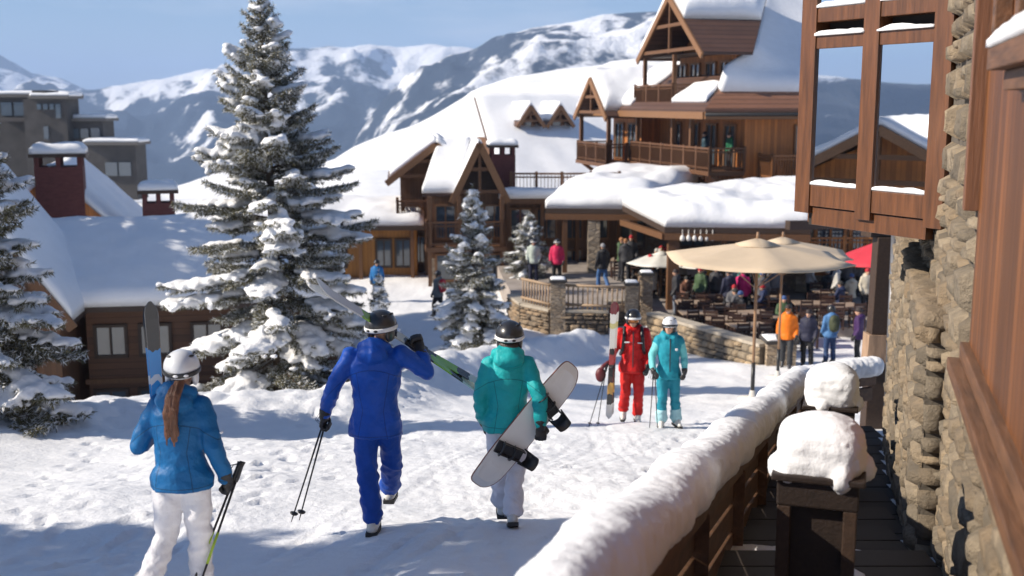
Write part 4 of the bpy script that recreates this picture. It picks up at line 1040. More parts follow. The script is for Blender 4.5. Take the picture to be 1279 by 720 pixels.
def stonewall(pts, z0, z1, th, label, cap=.10, mname=STONE, group=None, real=None):
    root = thing('stone_wall', pts[0], label, 'wall', group); o = root.location; mb = MB(); mc = MB(); 
    for a, b in zip(pts, pts[1:]):
        d = (b - a).normalized(); n = Vector((-d.y, d.x, 0)) * th / 2
        mb.slab([Vector((q.x, q.y, z0)) - o for q in (a - n, b - n, b + n, a + n)], z1 - z0 - cap)
        if real:
            nn = n.normalized(); nn = nn if nn.y < 0 else -nn; ms_ = MB(); L = (b - a).length
            stones(ms_, 0, L, z0, z1 - cap, lambda u, z, dd: Vector((a.x + d.x * u, a.y + d.y * u, z)) - o + nn * (th / 2 + .012 + dd), random.Random(int(L * 100)), .12, .26, .18, .5, .05, .008)
            ms_.build('stonework', real, root, True)
        n2 = n * 1.18; e = d * .05
        mc.slab([Vector((q.x, q.y, z1 - cap + .001)) - o for q in (a - n2 - e * 0, b - n2, b + n2, a + n2)], cap)
    mb.build('masonry', mname, root); mc.build('coping', plain('coping_stone', (.40, .35, .28), .9, .3, 5, bmp=.6, bscale=18), root, bevel=.015); return root
DRY = stone_v('terrace_stone', (.40, .32, .235), 4.2, 2.4, .45, (.18, .14, .10))
stonewall(W0, -.4, TZ + .02, .36, 'curved low stone wall under the log fence of the terrace', mname=MORT, real=island_stone('brown_rubble', (.36, .28, .20)))
stonewall([Vector((3.45, 40.3, 0)), Vector((4.86, 40.5, 0))], -.4, TZ + .02, .3, 'short recessed stone wall beside the terrace steps', mname=MORT, real=bpy.data.materials['brown_rubble'])
stonewall([Wg0, Wg1], -.5, TZ + .16, .42, 'pale rubble retaining wall along the plaza below the dining tables', mname=MORT, real=island_stone('pale_rubble', (.46, .38, .28)))
def pier(p, z0, z1, w, label):
    root = thing('stone_pier', (p.x, p.y, z0), label, 'pillar', 'stone piers of the terrace'); mb = MB(); h = z1 - z0; w /= 2
    mb.box((-w, -w, 0), (w, w, h - .1)); mb.build('masonry', DRY, root); mb = MB(); mb.box((-w - .05, -w - .05, h - .099), (w + .05, w + .05, h)); mb.build('cap', CONC, root, bevel=.02)
    mb = MB(); mb.snow((-w, -w, h + .002), (w, -w, h + .002), (w, w, h + .002), (-w, w, h + .002), .07, 8, 8, .3, .2); mb.build('snow', SNOW, root, True)
pA_ = Vector((W0[2].x + .18, W0[2].y - .02, 0)); pier(pA_, -.4, 1.98, .52, 'stone pier of the terrace fence in front of the pink jacket skier')
pB_ = lvl(788, 390, TZ); pier(pB_, TZ, 1.95, .42, 'stone pier in the middle of the terrace fence')
pC_ = Vector((4.9, 40.4, 0)); pier(pC_, -.2, 1.95, .44, 'stone pier at the right end of the terrace fence')
pier(Vector((7.85, 32.3, 0)), -.5, 1.2, .85, 'squat stone pier beside the orange jacket skier')
FENW = wood('fence_wood', (.36, .25, .155), .3)
def fence(a, b, label):
    r = thing('wooden_fence', (a.x, a.y, TZ), label, 'fence', 'fence panels of the terrace'); railing_parts(r, Vector((0, 0, 0)), Vector((b.x - a.x, b.y - a.y, 0)))
def railing_parts(r, a, b):
    up = Vector((0, 0, 1)); L = (b - a).length; d = (b - a) / L
    for z in (.86, .18): mb = MB(); mb.tube([a + up * z, b + up * z], .05, 8); mb.build('rail', FENW, r, True)
    n = int(L / .17)
    for i in range(n):
        p = a + d * (L * (i + .5) / n); mb = MB(); mb.tube([p + up * .04, p + up * .88], .028, 6); mb.build('picket', FENW, r, True)
fence(W0[1] + Vector((-.1, .25, 0)), W0[2] + Vector((-.1, 0, 0)), 'curved log fence panel left of the first stone pier')
fence(pA_ + Vector((.28, 0, 0)), Vector((pB_.x - .22, pB_.y, 0)), 'log fence panel between the first and the middle stone pier')
fence(Vector((pB_.x + .22, pB_.y, 0)), pC_ + Vector((-.24, 0, 0)), 'short log fence panel right of the middle stone pier')

WHITE_L = plain('white_lantern', (.75, .73, .68), .5, .05)
# covered terrace: two low roofs under thick snow on posts
pv = thing('terrace_pavilion', (5.6, 41, TZ), 'open fronted terrace restaurant under two low roofs with thick rounded snow', 'building')
o = pv.location
def L_(v, z): return Vector((v.x, v.y, z)) - o
ez = 3.28
c_ = at(830, 292, 41.5); l_ = at(777, 281, 46.5); r_ = at(1012, 291, 41.0); lb = at(800, 262, 53); rb_ = at(1040, 262, 51)
q = [L_(c_, ez), L_(r_, ez), L_(rb_, ez + .75), L_(l_, ez + .35)]
mb = MB(); mb.slab(q, .22); rf = mb.build('roof', DARKWOOD, pv)
mb = MB(); up = Vector((0, 0, .225)); mb.snow(q[0] + up, q[1] + up, q[2] + up, q[3] + up, .78, 70, 30, .16, .35, .55, 3.0, .5); mb.build('snow', SNOW, rf, True)
a = at(681, 272, 47.5); b = at(806, 274, 47); bb = at(880, 240, 56); ab = at(745, 228, 56); e2 = 3.42
q = [L_(a, e2), L_(b, e2), L_(bb, e2 + .7), L_(ab, e2 + .7)]
mb = MB(); mb.slab(q, .22); rf = mb.build('roof', DARKWOOD, pv)
mb = MB(); mb.snow(q[0] + up, q[1] + up, q[2] + up, q[3] + up, .85, 60, 30, .2, .35, .45, 7.0, .45); mb.build('snow', SNOW, rf, True)
mb = MB(); mb.beam(L_(a, e2 - .13), L_(b, e2 - .13), .2, .24); mb.build('eave_beam', LOG, pv)
mb = MB(); mb.beam(L_(c_, ez - .13), L_(r_, ez - .13), .2, .24); mb.build('eave_beam', LOG, pv)
mb = MB(); mb.beam(L_(c_, ez - .13), L_(l_, ez - .13), .2, .22); mb.build('eave_beam', LOG, pv)
for px, row, w_, m_ in ((742, 272, .5, STONE), (842, 292, .42, LOG), (706, 272, .2, LOG), (793, 276, .2, LOG), (972, 292, .42, LOG), (905, 292, .2, LOG)):
    p = at(px, row, 47.3 if px < 800 else 41.7); mb = MB(); z1 = (e2 if px < 800 else ez) - .25 - TZ; x, y = p.x - o.x, p.y - o.y + .15
    mb.box((x - w_ / 2, y - w_ / 2, 0 if px < 800 else TZ2 - TZ), (x + w_ / 2, y + w_ / 2, z1)); mb.build('post', m_, pv)
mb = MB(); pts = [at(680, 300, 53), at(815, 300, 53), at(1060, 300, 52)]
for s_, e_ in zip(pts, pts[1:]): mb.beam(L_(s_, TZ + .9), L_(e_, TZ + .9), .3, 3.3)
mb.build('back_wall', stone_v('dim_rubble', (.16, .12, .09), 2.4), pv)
for px in (700, 730, 775, 850, 900, 950):
    p = at(px, 300, 52.7) - o; window(pv, (p.x, p.y - .1, .5), (1, 0, 0), 1.1, 1.5, (0, -1, 0), DARKWOOD)
for k in range(6):
    p = at(851 + 7.5 * k, 297, 41.6) - o; mb = MB(); mb.lathe((p.x, p.y - .25, p.z - .1), [(.03, .0), (.085, .02), (.09, .12), (.05, .20), (.012, .24), (.012, .42)], 10); mb.build('lantern', WHITE_L, pv, True)
mb = MB(); e_ = at(1003, 281, 39.5) - o; mb.beam(e_ + Vector((-.6, -.2, 0)), e_ + Vector((1.6, .6, -.05)), .3, .32); mb.build('beam_end', DARKWOOD, pv, bevel=.02)

# stone building with wooden window and balcony behind the umbrellas
wb = thing('stone_house', (11.2, 45, TZ), 'stone walled house with timber window and picket balcony behind the red umbrella', 'building')
o2 = wb.location
a = at(1000, 340, 45) - o2; b = at(1190, 340, 43) - o2
mb = MB(); mb.box((a.x, .2, -.5), (b.x, 6, 3.3)); mb.build('wall', STONE, wb)
for px, w_ in ((1022, 1.2), (1066, 1.3)): p = at(px, 345, 45) - o2; window(wb, (p.x, .17, p.z), (1, 0, 0), w_, 1.9, (0, -1, 0), WALLWOOD, 2, 1, .14)
p0_ = at(1000, 366, 43.4) - o2; p1_ = at(1120, 366, 43.4) - o2
balcony(wb, [(p0_.x, .1), (p0_.x, -1.3), (p1_.x, -1.3), (p1_.x, .1)], [(p0_.x - .1, .15), (p0_.x - .1, -1.4), (p1_.x + .1, -1.4), (p1_.x + .1, .15)], .95, .95, .2, WALLWOOD, .15)

# ---- umbrellas
CANV = plain('beige_canvas', (.57, .455, .325), .85, .06, 3, bmp=.15, bscale=200, bdist=.002)
REDC = plain('red_canvas', (.52, .03, .05), .8, .08, 3); GRYC = plain('pale_grey_canvas', (.62, .61, .57), .85, .08, 3)
UMBW = wood('umbrella_pole', (.26, .15, .08), .25, .5, stretch=(8, 8, 1))
def umbrella(apex, R, drop, zbase, canvas, label, n=8, sleeve=True, rot=.2, group='open umbrellas on the terrace'):
    root = thing('umbrella', (apex.x, apex.y, zbase), label, 'umbrella', group); H = apex.z - zbase
    mb = MB(); m = 7; rings = []
    for k in range(m + 1):
        s = k / m
        for i in range(n * 6):
            th = 2 * math.pi * i / (n * 6) + rot; fr = (i % 6) / 6; sc = math.cos(math.pi / n) / math.cos((fr - .5) * 2 * math.pi / n); sag = 4 * fr * (1 - fr)
            r = R * s * sc; z = H - drop * (s ** 1.12) - .05 * sag * s
            mb.v.append((math.cos(th) * r, math.sin(th) * r, z))
    N = n * 6
    mb.f = [(k * N + i, k * N + (i + 1) % N, (k + 1) * N + (i + 1) % N, (k + 1) * N + i) for k in range(m) for i in range(N)]
    cn = mb.build('canopy', canvas, root, True); sm = cn.modifiers.new('thick', 'SOLIDIFY'); sm.thickness = .012
    mb = MB(); N2 = n; 
    for s, zz in ((.0, .055), (.24, -.02)):
        for i in range(n): th = 2 * math.pi * i / n + rot; mb.v.append((math.cos(th) * R * s, math.sin(th) * R * s, H - drop * s ** 1.12 + .03 + zz))
    mb.f = [(i, (i + 1) % n, n + (i + 1) % n, n + i) for i in range(n)]; vt = mb.build('vent', canvas, root, True); sm = vt.modifiers.new('thick', 'SOLIDIFY'); sm.thickness = .01
    mb = MB(); mb.tube([(0, 0, 0), (0, 0, H - .08)], .032, 12); mb.build('pole', UMBW, root, True)
    mb = MB(); mb.lathe((0, 0, H - .06), [(.045, 0), (.045, .12), (.035, .19), (.03, .27)], 12); mb.build('finial', UMBW, root, True)
    for i in range(n):
        th = 2 * math.pi * i / n + rot; mb = MB(); e = Vector((math.cos(th) * R * .985, math.sin(th) * R * .985, H - drop - .02)); mb.tube([Vector((0, 0, H - .06)), e], .011, 5)
        mid = Vector((0, 0, H - .06)).lerp(e, .52); mb.tube([Vector((0, 0, H - .95)), mid], .009, 5); mb.build('rib', UMBW, root)
    if sleeve: mb = MB(); mb.tube([(0, 0, .0), (0, 0, .78)], .042, 12); mb.build('sleeve', BLACKM, root, True); mb = MB(); mb.lathe((0, 0, -.1), [(.30, 0), (.30, .12), (.08, .16), (.05, .3)], 20); mb.build('base', plain('white_base', (.6, .58, .55), .6), root, True)
    return root
ap = at(946.5, 303, 22.6); b_ = Vector((ap.x, ap.y, ground_z(ap.x, ap.y, False)))
umbrella(ap, 1.98, .33, b_.z, CANV, 'beige umbrella in front, on a tall wooden pole beside the snowy railing', n=6, rot=R_(30))
ap = at(978, 300, 29); umbrella(ap, 1.9, .36, ground_z(ap.x, ap.y, False), CANV, 'beige umbrella half hidden behind the front one', n=6, rot=R_(22))
ap = at(1112, 298, 36); umbrella(ap, 1.75, .75, ground_z(ap.x, ap.y, False), REDC, 'dark red umbrella partly hidden by the leaning timber strut', rot=.1)
for px, row, t, lab in ((826, 316, 44.5, 'pale grey umbrella under the eave, left of the log post'), (884, 318, 43.5, 'pale grey umbrella under the eave, right of the log post'), (930, 322, 45, 'pale grey umbrella in the shade behind the beige umbrella')):
    ap = at(px, row, t); umbrella(ap, 1.45, .38, TZ if px < 800 else TZ2, GRYC, lab, n=6, sleeve=False)

# ---- tables and chairs
FURN = wood('cafe_wood', (.05, .022, .014), .3); FURM = plain('table_top', (.34, .25, .18), .5, .2, 5)
def make_table():
    r = thing('cafe_table', (0, 0, 0), 'x', 'table', 'tables on the dining terrace')
    mb = MB(); mb.box((-.6, -.4, .70), (.6, .4, .74)); mb.build('tabletop', FURM, r)
    for sx in (-1, 1):
        for sy in (-1, 1): mb = MB(); mb.box((sx * .52 - .03, sy * .33 - .03, 0), (sx * .52 + .03, sy * .33 + .03, .699)); mb.build('leg', FURN, r)
    return r
def make_chair():
    r = thing('cafe_chair', (0, 0, 0), 'x', 'chair', 'chairs on the dining terrace')
    mb = MB(); mb.box((-.22, -.22, .43), (.22, .22, .47)); mb.build('seat', FURN, r)
    mb = MB()
    for z in (.56, .70, .84): mb.box((-.21, .185, z), (.21, .215, z + .09))
    mb.box((-.22, .18, .471), (-.18, .22, .96)); mb.box((.18, .18, .471), (.22, .22, .96)); mb.build('backrest', FURN, r)
    for sx in (-1, 1):
        for sy in (-1, 1): mb = MB(); mb.box((sx * .19 - .02, sy * .19 - .02, 0), (sx * .19 + .02, sy * .19 + .02, .429)); mb.build('leg', FURN, r)
    return r
T0 = make_table(); C0 = make_chair(); ft = True; fc = True; rt = random.Random(12)
places = [(866, 39.6), (905, 38.9), (938, 37.6), (900, 42.5), (960, 40.6), (1012, 39.5), (1052, 39.0), (1035, 42.0), (1000, 36.6), (868, 44.0), (812, 46.0), (780, 46.8), (872, 37.6), (905, 36.6), (935, 35.4), (885, 40.9), (985, 38.4), (925, 44.5)]
spot = ['nearest the log post', 'behind the pale rubble wall, left of the umbrella pole', 'right behind the umbrella pole', 'in the second row left of the pole', 'below the beige canopy at right', 'right of the squat stone pier', 'below the red umbrella', 'in front of the picket balcony', 'close behind the squat stone pier', 'under the left grey umbrella', 'in the shade left of the log post', 'at the far left of the pavilion', 'close behind the pale rubble wall at its left end', 'close behind the middle of the pale rubble wall', 'just left of the umbrella pole by the wall', 'in the middle row near the log post', 'under the right half of the beige canopy', 'under the right grey umbrella']
for (px, t), sp in zip(places, spot):
    p = at(px, 380, t); z = TZ if p.x < 5.0 else (TZ2 if p.x < 8.3 or p.y > 38 else ground_z(p.x, p.y, False))
    tb = T0 if ft else copy_tree(T0); ft = False; tb.location = (p.x, p.y, z); tb.rotation_euler.z = rt.uniform(-.3, .3); tb['label'] = 'brown cafe table ' + sp
    for k, (dx, dy, rz, w_) in enumerate(((-.35, -.62, math.pi, 'front left'), (.35, -.62, math.pi, 'front right'), (-.3, .62, 0, 'back left'), (.35, .62, 0, 'back right'))):
        if rt.random() < .12: continue
        cc = C0 if fc else copy_tree(C0); fc = False; cc.location = (p.x + dx, p.y + dy, z); cc.rotation_euler.z = rz + rt.uniform(-.3, .3)
        cc['label'] = ('slatted chair, %s, at table ' % w_ + sp)
# ------------------------------------------------------------ people
SKIN = plain('skin', (.56, .33, .23), .5, .06, 8); SKIN.node_tree.nodes['Principled BSDF'].inputs['Subsurface Weight'].default_value = .08
HAIR = plain('auburn_hair', (.14, .055, .025), .45, .5, 1.5, bmp=.6, bscale=6, stretch=(22, 22, 1.2))
HAIRD = plain('dark_hair', (.035, .02, .014), .5, .4, 4, stretch=(10, 10, 1))
GLOVE = plain('glove_leather', (.022, .021, .022), .55, .3, 18, bmp=.4, bscale=40)
HELW = plain('silver_helmet', (.62, .63, .65), .28, .05, 4, coat=.5); HELB = plain('black_helmet', (.018, .018, .02), .35, .2, coat=.3); HELWW = plain('white_helmet', (.80, .81, .83), .3, .04, coat=.4)
BOOTW = plain('white_boot_shell', (.62, .61, .57), .38, .12, 8); BOOTD = plain('dark_boot_shell', (.05, .05, .055), .4, .2); SOLE = plain('boot_sole', (.03, .03, .03), .7)
LENS = glass('goggle_lens', (.35, .12, .03), .08, .7); LENSD = glass('dark_goggle_lens', (.02, .02, .03), .08)
STRAPW = plain('goggle_strap', (.75, .75, .74), .6); WHITE = plain('white_print', (.8, .8, .8), .6)
ZIP = plain('zip_tape', (.03, .03, .035), .5)
FAB = {}
def fab(name, c, rough=.62, seams=None):
    if name not in FAB: FAB[name] = fabric(name, c, rough, seams)
    return FAB[name]
V = Vector
DEF = dict(hipL=(-.095, 0, .92), hipR=(.095, 0, .92), kneeL=(-.11, .02, .49), kneeR=(.11, .02, .49), ankL=(-.12, -.02, .10), ankR=(.12, -.02, .10),
           shoL=(-.175, 0, 1.42), shoR=(.175, 0, 1.42), elbL=(-.25, -.03, 1.14), elbR=(.25, -.03, 1.14), wrL=(-.25, .10, .90), wrR=(.25, .10, .90),
           head=(0, .02, 1.63), lean=0.0, toeL=0.0, toeR=0.0, pitchL=0.0, pitchR=0.0)
def hand_mesh(mb, w, f, thumb, palm, r=.0125, curl=1.0, s=1.0):
    f = V(f).normalized(); y = V(thumb); y = (y - f * y.dot(f)).normalized(); x = y.cross(f); x = x if x.dot(V(palm)) > 0 else -x
    P = lambda a, b, c: V(w) + (x * a + y * b + f * c) * s
    mb.capsule(P(0, 0, -.02), P(0, 0, .025), .03 * s, .033 * s, 12)
    rot = Matrix((x, y, f)).transposed(); mb.ell(P(.004, 0, .055), (.021 * s, .044 * s, .05 * s), 14, 10, rot, .8)
    for k, (b, L) in enumerate(((.032, .95), (.011, 1.06), (-.010, 1.0), (-.031, .80))):
        c = curl; pts = [P(.004, b, .085), P(.010 + .012 * c, b * 1.02, .085 + .030 * L), P(.022 + .026 * c, b * .98, .085 + (.046 - .018 * c) * L), P(.026 + .034 * c, b * .95, .085 + (.062 - .062 * c) * L), P(.024 + .026 * c, b * .93, .085 + (.075 - .088 * c) * L)]
        mb.chain(pts, [r * 1.18, r * 1.08, r, r * .95, r * .85], 9)
    mb.chain([P(.006, .038, .030), P(.022, .056, .052), P(.042, .050, .072), P(.052, .034, .082)], [r * 1.4, r * 1.25, r * 1.1, r * .95], 9)
def person(loc, rz, label, jacket, pants, pose=None, hgt=1.75, helmet=HELB, boots=BOOTW, glove=GLOVE, female=False, detail=1, group=None, headyaw=0.0, headpitch=0.0, goggles=None, strap=None, hair=None, hood=True, cuffs=None, sleeves=None, curlL=1.0, curlR=1.0, palmL=(1, 0, 0), palmR=(-1, 0, 0), thumbL=(0, 1, .4), thumbR=(0, 1, .4), hem=.80, cap=None, patch=None, zipper=None):
    J = {k: (V(v) if isinstance(v, tuple) else v) for k, v in {**DEF, **(pose or {})}.items()}
    k = hgt / 1.75
    root = thing('person', loc, label, 'person', group, rz)
    vx = (.013, .02, .034)[detail - 1] if detail <= 3 else .034
    n_ = 14 if detail == 1 else 10
    sw = .93 if female else 1.03
    sp = lambda z: V((0, J['lean'] * (z - .9), z))          # spine
    for s_ in ('shoL', 'shoR'): J[s_] = V((J[s_].x * sw, J[s_].y + J['lean'] * .52, J[s_].z))
    hd = V(J['head']) + V((0, J['lean'] * .7, 0))
    HM = Matrix.Translation(hd) @ Matrix.Rotation(headyaw, 4, 'Z') @ Matrix.Rotation(headpitch, 4, 'X')
    sc = lambda mb: mb.xform(Matrix.Scale(k, 4))
    hl = lambda a, b, c: HM @ V((a, b, c))
    hr = HM.to_3x3()
    # body: one continuous skin with a face
    b = MB()
    b.ell(hl(0, -.008, .035), (.076, .096, .088), 18, 12, hr); b.ell(hl(0, .022, -.035), (.060, .070, .075), 16, 10, hr); b.ell(hl(0, .048, -.085), (.034, .036, .026), 12, 8, hr)
    b.capsule(hl(0, .088, .012), hl(0, .108, -.022), .009, .013, 8); b.ell(hl(0, .096, -.028), (.019, .014, .010), 10, 7, hr)
    b.ell(hl(0, .086, -.056), (.024, .010, .006), 10, 6, hr); b.ell(hl(0, .083, -.066), (.020, .010, .006), 10, 6, hr)
    for s_ in (-1, 1):
        b.ell(hl(s_ * .078, -.008, -.008), (.012, .022, .032), 8, 8, hr); b.ell(hl(s_ * .038, .070, -.018), (.022, .016, .018), 8, 6, hr); b.capsule(hl(s_ * .014, .088, .022), hl(s_ * .05, .076, .022), .008, .007, 8)
    b.capsule(hl(0, -.01, -.06), sp(1.42), .052, .058, n_)
    tr = [(.86, .13, .10), (.98, .14, .10), (1.08, .12, .09), (1.25, .145, .105), (1.38, .14, .09), (1.46, .07, .06)]
    b.tube([sp(z) for z, _, _ in tr], [(a, c) for _, a, c in tr], 18, upv=(0, 1, 0))
    for s_ in 'LR':
        b.chain([J['sho' + s_], J['elb' + s_], J['wr' + s_]], [.05, .042, .030], n_); f = (J['wr' + s_] - J['elb' + s_]).normalized(); b.ell(J['wr' + s_] + f * .05, (.022, .022, .04), 8, 6)
        b.chain([J['hip' + s_], J['knee' + s_], J['ank' + s_]], [.085, .055, .04], n_)
    sc(b); remesh(b, 'body', SKIN, root, vx * .8 if detail < 3 else .022, 2)
    for s_ in (-1, 1) if detail < 3 else ():
        e = MB(); e.ell(hl(s_ * .033, .080, .0), (.013, .010, .009), 10, 8, hr); sc(e); e.build('eye', LENSD if False else plain('eye', (.05, .03, .02), .2), root, True) if s_ == -1 else e.build('eye', bpy.data.materials['eye'], root, True)
    # jacket
    j = MB(); fx = .93 if female else 1.0
    pr = [(hem, .218 * (1.0 if female else .99), .168), (hem + .10, .207, .158), (1.02, .172 * fx, .135), (1.14, .180 * fx, .140), (1.28, .203 * fx, .152), (1.38, .200 * fx, .138), (1.44, .155 * fx, .112), (1.485, .095, .088), (1.53, .082, .080)]
    j.tube([sp(z) for z, _, _ in pr], [(a, c) for _, a, c in pr], 26, upv=(0, 1, 0))
    slv = []
    tgt = MB() if sleeves is not None else j
    for s_ in 'LR':
        sh, el, wr = J['sho' + s_], J['elb' + s_], J['wr' + s_]; wr2 = wr - (wr - el).normalized() * .01
        j.capsule(sh, sh.lerp(el, .25), .074, .071, n_)
        tgt.chain([sh.lerp(el, .12), sh.lerp(el, .6), el, el.lerp(wr2, .5), wr2], [.072, .066, .060, .055, .048], n_)
    if hood:
        j.ell(sp(1.455) + V((0, -.105, .015)), (.125, .075, .075), 16, 10); j.ell(sp(1.50) + V((0, -.07, .03)), (.115, .07, .06), 16, 10)
        for s_ in (-1, 1): j.capsule(sp(1.50) + V((s_ * .10, -.04, .015)), sp(1.47) + V((s_ * .075, .085, .0)), .04, .032, 10)
    sc(j)
    seed = sum(loc) * 3.1
    amp = (.8, .6, .35)[min(detail, 3) - 1]
    def wr_(p, n):
        q = V((p.x * 6 + seed, p.y * 6, p.z * 12))
        a = noise.noise(q) * .011 + (1 - abs(noise.noise(V((p.x * 7 + p.z * 5, p.y * 7, p.z * 11 + seed)))) * 2) * .006 + noise.noise(p * 28) * .0022
        rr = 1 - abs(noise.noise(V((p.x * 5 + p.z * 3.2, p.y * 5 + seed, p.z * 3.4 - p.x * 2.2)))) * 2.2; a += .013 * max(0, rr) ** 3 - .003
        dg_ = p.z * 34 + p.x * 22 * (1 if p.x > 0 else -1) + noise.noise(p * 4 + Vector((seed, 0, 0))) * 5
        a += .0065 * (abs(math.sin(dg_ * .5)) - .5) * (.25 + .75 * min(1, abs(p.x) / .2)) * sstep(1.45 * k, 1.2 * k, p.z)
        return a * amp
    jo = remesh(j, 'jacket', jacket, root, vx, 3, disp=wr_ if detail < 4 else None)
    if sleeves is not None: sc(tgt); remesh(tgt, 'sleeves', sleeves, root, vx, 3, disp=wr_)
    if zipper is not False and detail < 3:
        z = MB(); z.tube([sp(zz) * 1.0 + V((0, yy + .006, 0)) for zz, yy in ((hem + .02, .150), (1.02, .137), (1.14, .142), (1.28, .154), (1.38, .140), (1.46, .104))], [(.008, .006)] * 6, 8, upv=(0, 1, 0)); sc(z); z.build('zipper', ZIP, root)
    if patch:
        for (x, y, zz, w, h) in patch:
            z = MB(); z.ell((x, y, zz), (w, .012, h), 10, 6, None, .4); sc(z); z.build('chest_patch', WHITE, root)
    # trousers
    t = MB(); t.ell((0, J['lean'] * .0 - .005, .93), (.165, .128, .14), 20, 12); 
    for s_ in 'LR':
        h, kn, an = J['hip' + s_], J['knee' + s_], J['ank' + s_]; lo = an + (kn - an).normalized() * .05
        t.chain([h, h.lerp(kn, .5), kn, kn.lerp(lo, .5), lo], [.100, .094, .080, .079, .086], n_)
    sc(t)
    def wt(p, n):
        q = V((p.x * 7, p.y * 7 + seed, p.z * 10))
        a = noise.noise(q) * .012 + (1 - abs(noise.noise(V((p.x * 8 - p.z * 4, p.y * 8, p.z * 9 + seed)))) * 2) * .007
        rr = 1 - abs(noise.noise(V((p.x * 6 + p.z * 2.0, p.y * 6 + seed, p.z * 4.2 + p.x * 3)))) * 2.2; a += .012 * max(0, rr) ** 3 - .003
        a += .007 * math.sin(p.z * 55 + noise.noise(p * 6) * 4) * sstep(.6, .35, p.z) + .005 * math.sin(p.z * 70 + p.x * 30) * math.exp(-((p.z - .5) / .09) ** 2)
        return a * amp
    remesh(t, 'trousers', pants, root, vx, 3, disp=wt)
    if cuffs is not None:
        for s_ in 'LR':
            kn, an = J['knee' + s_], J['ank' + s_]; lo = an + (kn - an).normalized() * .04; c = MB(); c.chain([lo, lo.lerp(kn, .34)], [.097, .092], 14); sc(c); remesh(c, 'trouser_cuff', cuffs, root, vx, 2, disp=wt)
    # boots
    for s_ in 'LR':
        an = J['ank' + s_]; yaw = J['toe' + s_]; pit = J['pitch' + s_]; BM_ = Matrix.Translation(an) @ Matrix.Rotation(yaw, 4, 'Z') @ Matrix.Rotation(pit, 4, 'X')
        P = lambda a, b_, c: BM_ @ V((a, b_, c)); bo = MB()
        bo.chain([P(0, -.01, .02), P(0, .02, .14)], [.062, .070], 14); bo.chain([P(0, -.045, -.045), P(0, .10, -.05), P(0, .155, -.058)], [.047, .046, .036], 12); bo.ell(P(0, .05, -.01), (.05, .09, .05), 12, 8, BM_.to_3x3())
        sc(bo); bt = remesh(bo, 'boot', boots, root, .012 if detail < 3 else .025, 2)
        so_ = MB(); so_.slab([P(-.045, -.095, -.10), P(.045, -.095, -.10), P(.05, .10, -.10), P(.03, .20, -.097), P(-.03, .20, -.097), P(-.05, .10, -.10)], .03, BM_.to_3x3() @ V((0, 0, 1))); sc(so_); so_.build('sole', SOLE, bt)
        if detail == 1:
            for zz in (.0, .05, .10):
                bu = MB(); bu.beam(P(-.068, .05 - zz * .2, zz), P(.068, .06 - zz * .2, zz), .02, .012); sc(bu); bu.build('buckle', STEEL, bt)
    # gloves
    for s_, cu, pn, th in (('L', curlL, palmL, thumbL), ('R', curlR, palmR, thumbR)):
        g_ = MB(); f = (J['wr' + s_] - J['elb' + s_]); hand_mesh(g_, J['wr' + s_], f, th, pn, .0145 if detail == 1 else .016, cu, 1.08); f = f.normalized()
        g_.capsule(J['wr' + s_] - f * .03, J['wr' + s_] + f * .02, .052, .040, 12); sc(g_); remesh(g_, 'glove', glove, root, .0065 if detail == 1 else (.01 if detail == 2 else .02), 1)
    # head gear
    if helmet is not None:
        m = MB(); n2 = 28; rows = []
        for i in range(13):
            ph = -.32 + (math.pi / 2 + .32) * i / 12
            for q in range(n2):
                th = 2 * math.pi * q / n2; lowr = -.02 * max(0, -math.sin(th)) if i == 0 else 0
                fx_ = 1 + .02 * math.cos(4 * th) * math.cos(ph); m.v.append(hl(.118 * math.cos(ph) * math.cos(th) * fx_, -.008 + .137 * math.cos(ph) * math.sin(th) * fx_, .048 + .118 * math.sin(ph) + lowr))
        m.f = [(i * n2 + q, i * n2 + (q + 1) % n2, (i + 1) * n2 + (q + 1) % n2, (i + 1) * n2 + q) for i in range(12) for q in range(n2)] + [tuple(range(n2 - 1, -1, -1))]
        sc(m); he = m.build('helmet', helmet, root, True)
        for s_ in (-1, 1):
            m = MB(); m.ell(hl(s_ * .088, -.012, -.02), (.022, .052, .060), 14, 10, hr, .8); sc(m); m.build('ear_pad', HELB if helmet is not HELW else helmet, he, True)
            if detail < 3:
                for a_, zz in ((-.5, .125), (.25, .13), (1.0, .105), (2.0, .11)):
                    m = MB(); cx, cy = .118 * math.cos(a_) * .72 * s_, .137 * math.sin(a_) * .72; m.ell(hl(cx, -.008 + cy, zz + .008), (.010, .026, .009), 8, 6, hr @ Matrix.Rotation(a_ * s_ - .3 * s_, 3, 'Z')); sc(m); m.build('vent', BLACK, he, True)
        m = MB(); m.capsule(hl(-.075, .02, -.07), hl(0, .055, -.115), .007, .007, 6); m.capsule(hl(.075, .02, -.07), hl(0, .055, -.115), .007, .007, 6); sc(m); m.build('chin_strap', BLACK, he, True)
        m = MB(); pts = [hl(.122 * math.cos(2 * math.pi * q / 24), -.008 + .141 * math.sin(2 * math.pi * q / 24), .030 + .012 * math.sin(2 * math.pi * q / 24)) for q in range(25)]
        m.tube(pts, [(.005, .017)] * 25, 8, upv=hr @ V((0, 0, 1)), caps=False); sc(m); st_ = m.build('goggle_strap', strap or BLACK, he, True)
        if strap is not None and detail == 1:
            for a_ in (-1.2, -1.75):
                m = MB(); m.ell(hl(.126 * math.cos(a_), -.008 + .146 * math.sin(a_), .018), (.018, .006, .010), 8, 6, hr @ Matrix.Rotation(a_ + math.pi / 2, 3, 'Z')); sc(m); m.build('strap_clip', WHITE if strap is BLACK else BLACK, st_, True)
    if cap is not None:
        m = MB(); m.ell(hl(0, -.006, .05), (.09, .108, .095), 16, 10, hr); m.ell(hl(0, -.006, .022), (.096, .113, .03), 16, 8, hr); sc(m); remesh(m, 'hat', cap, root, .014, 1)
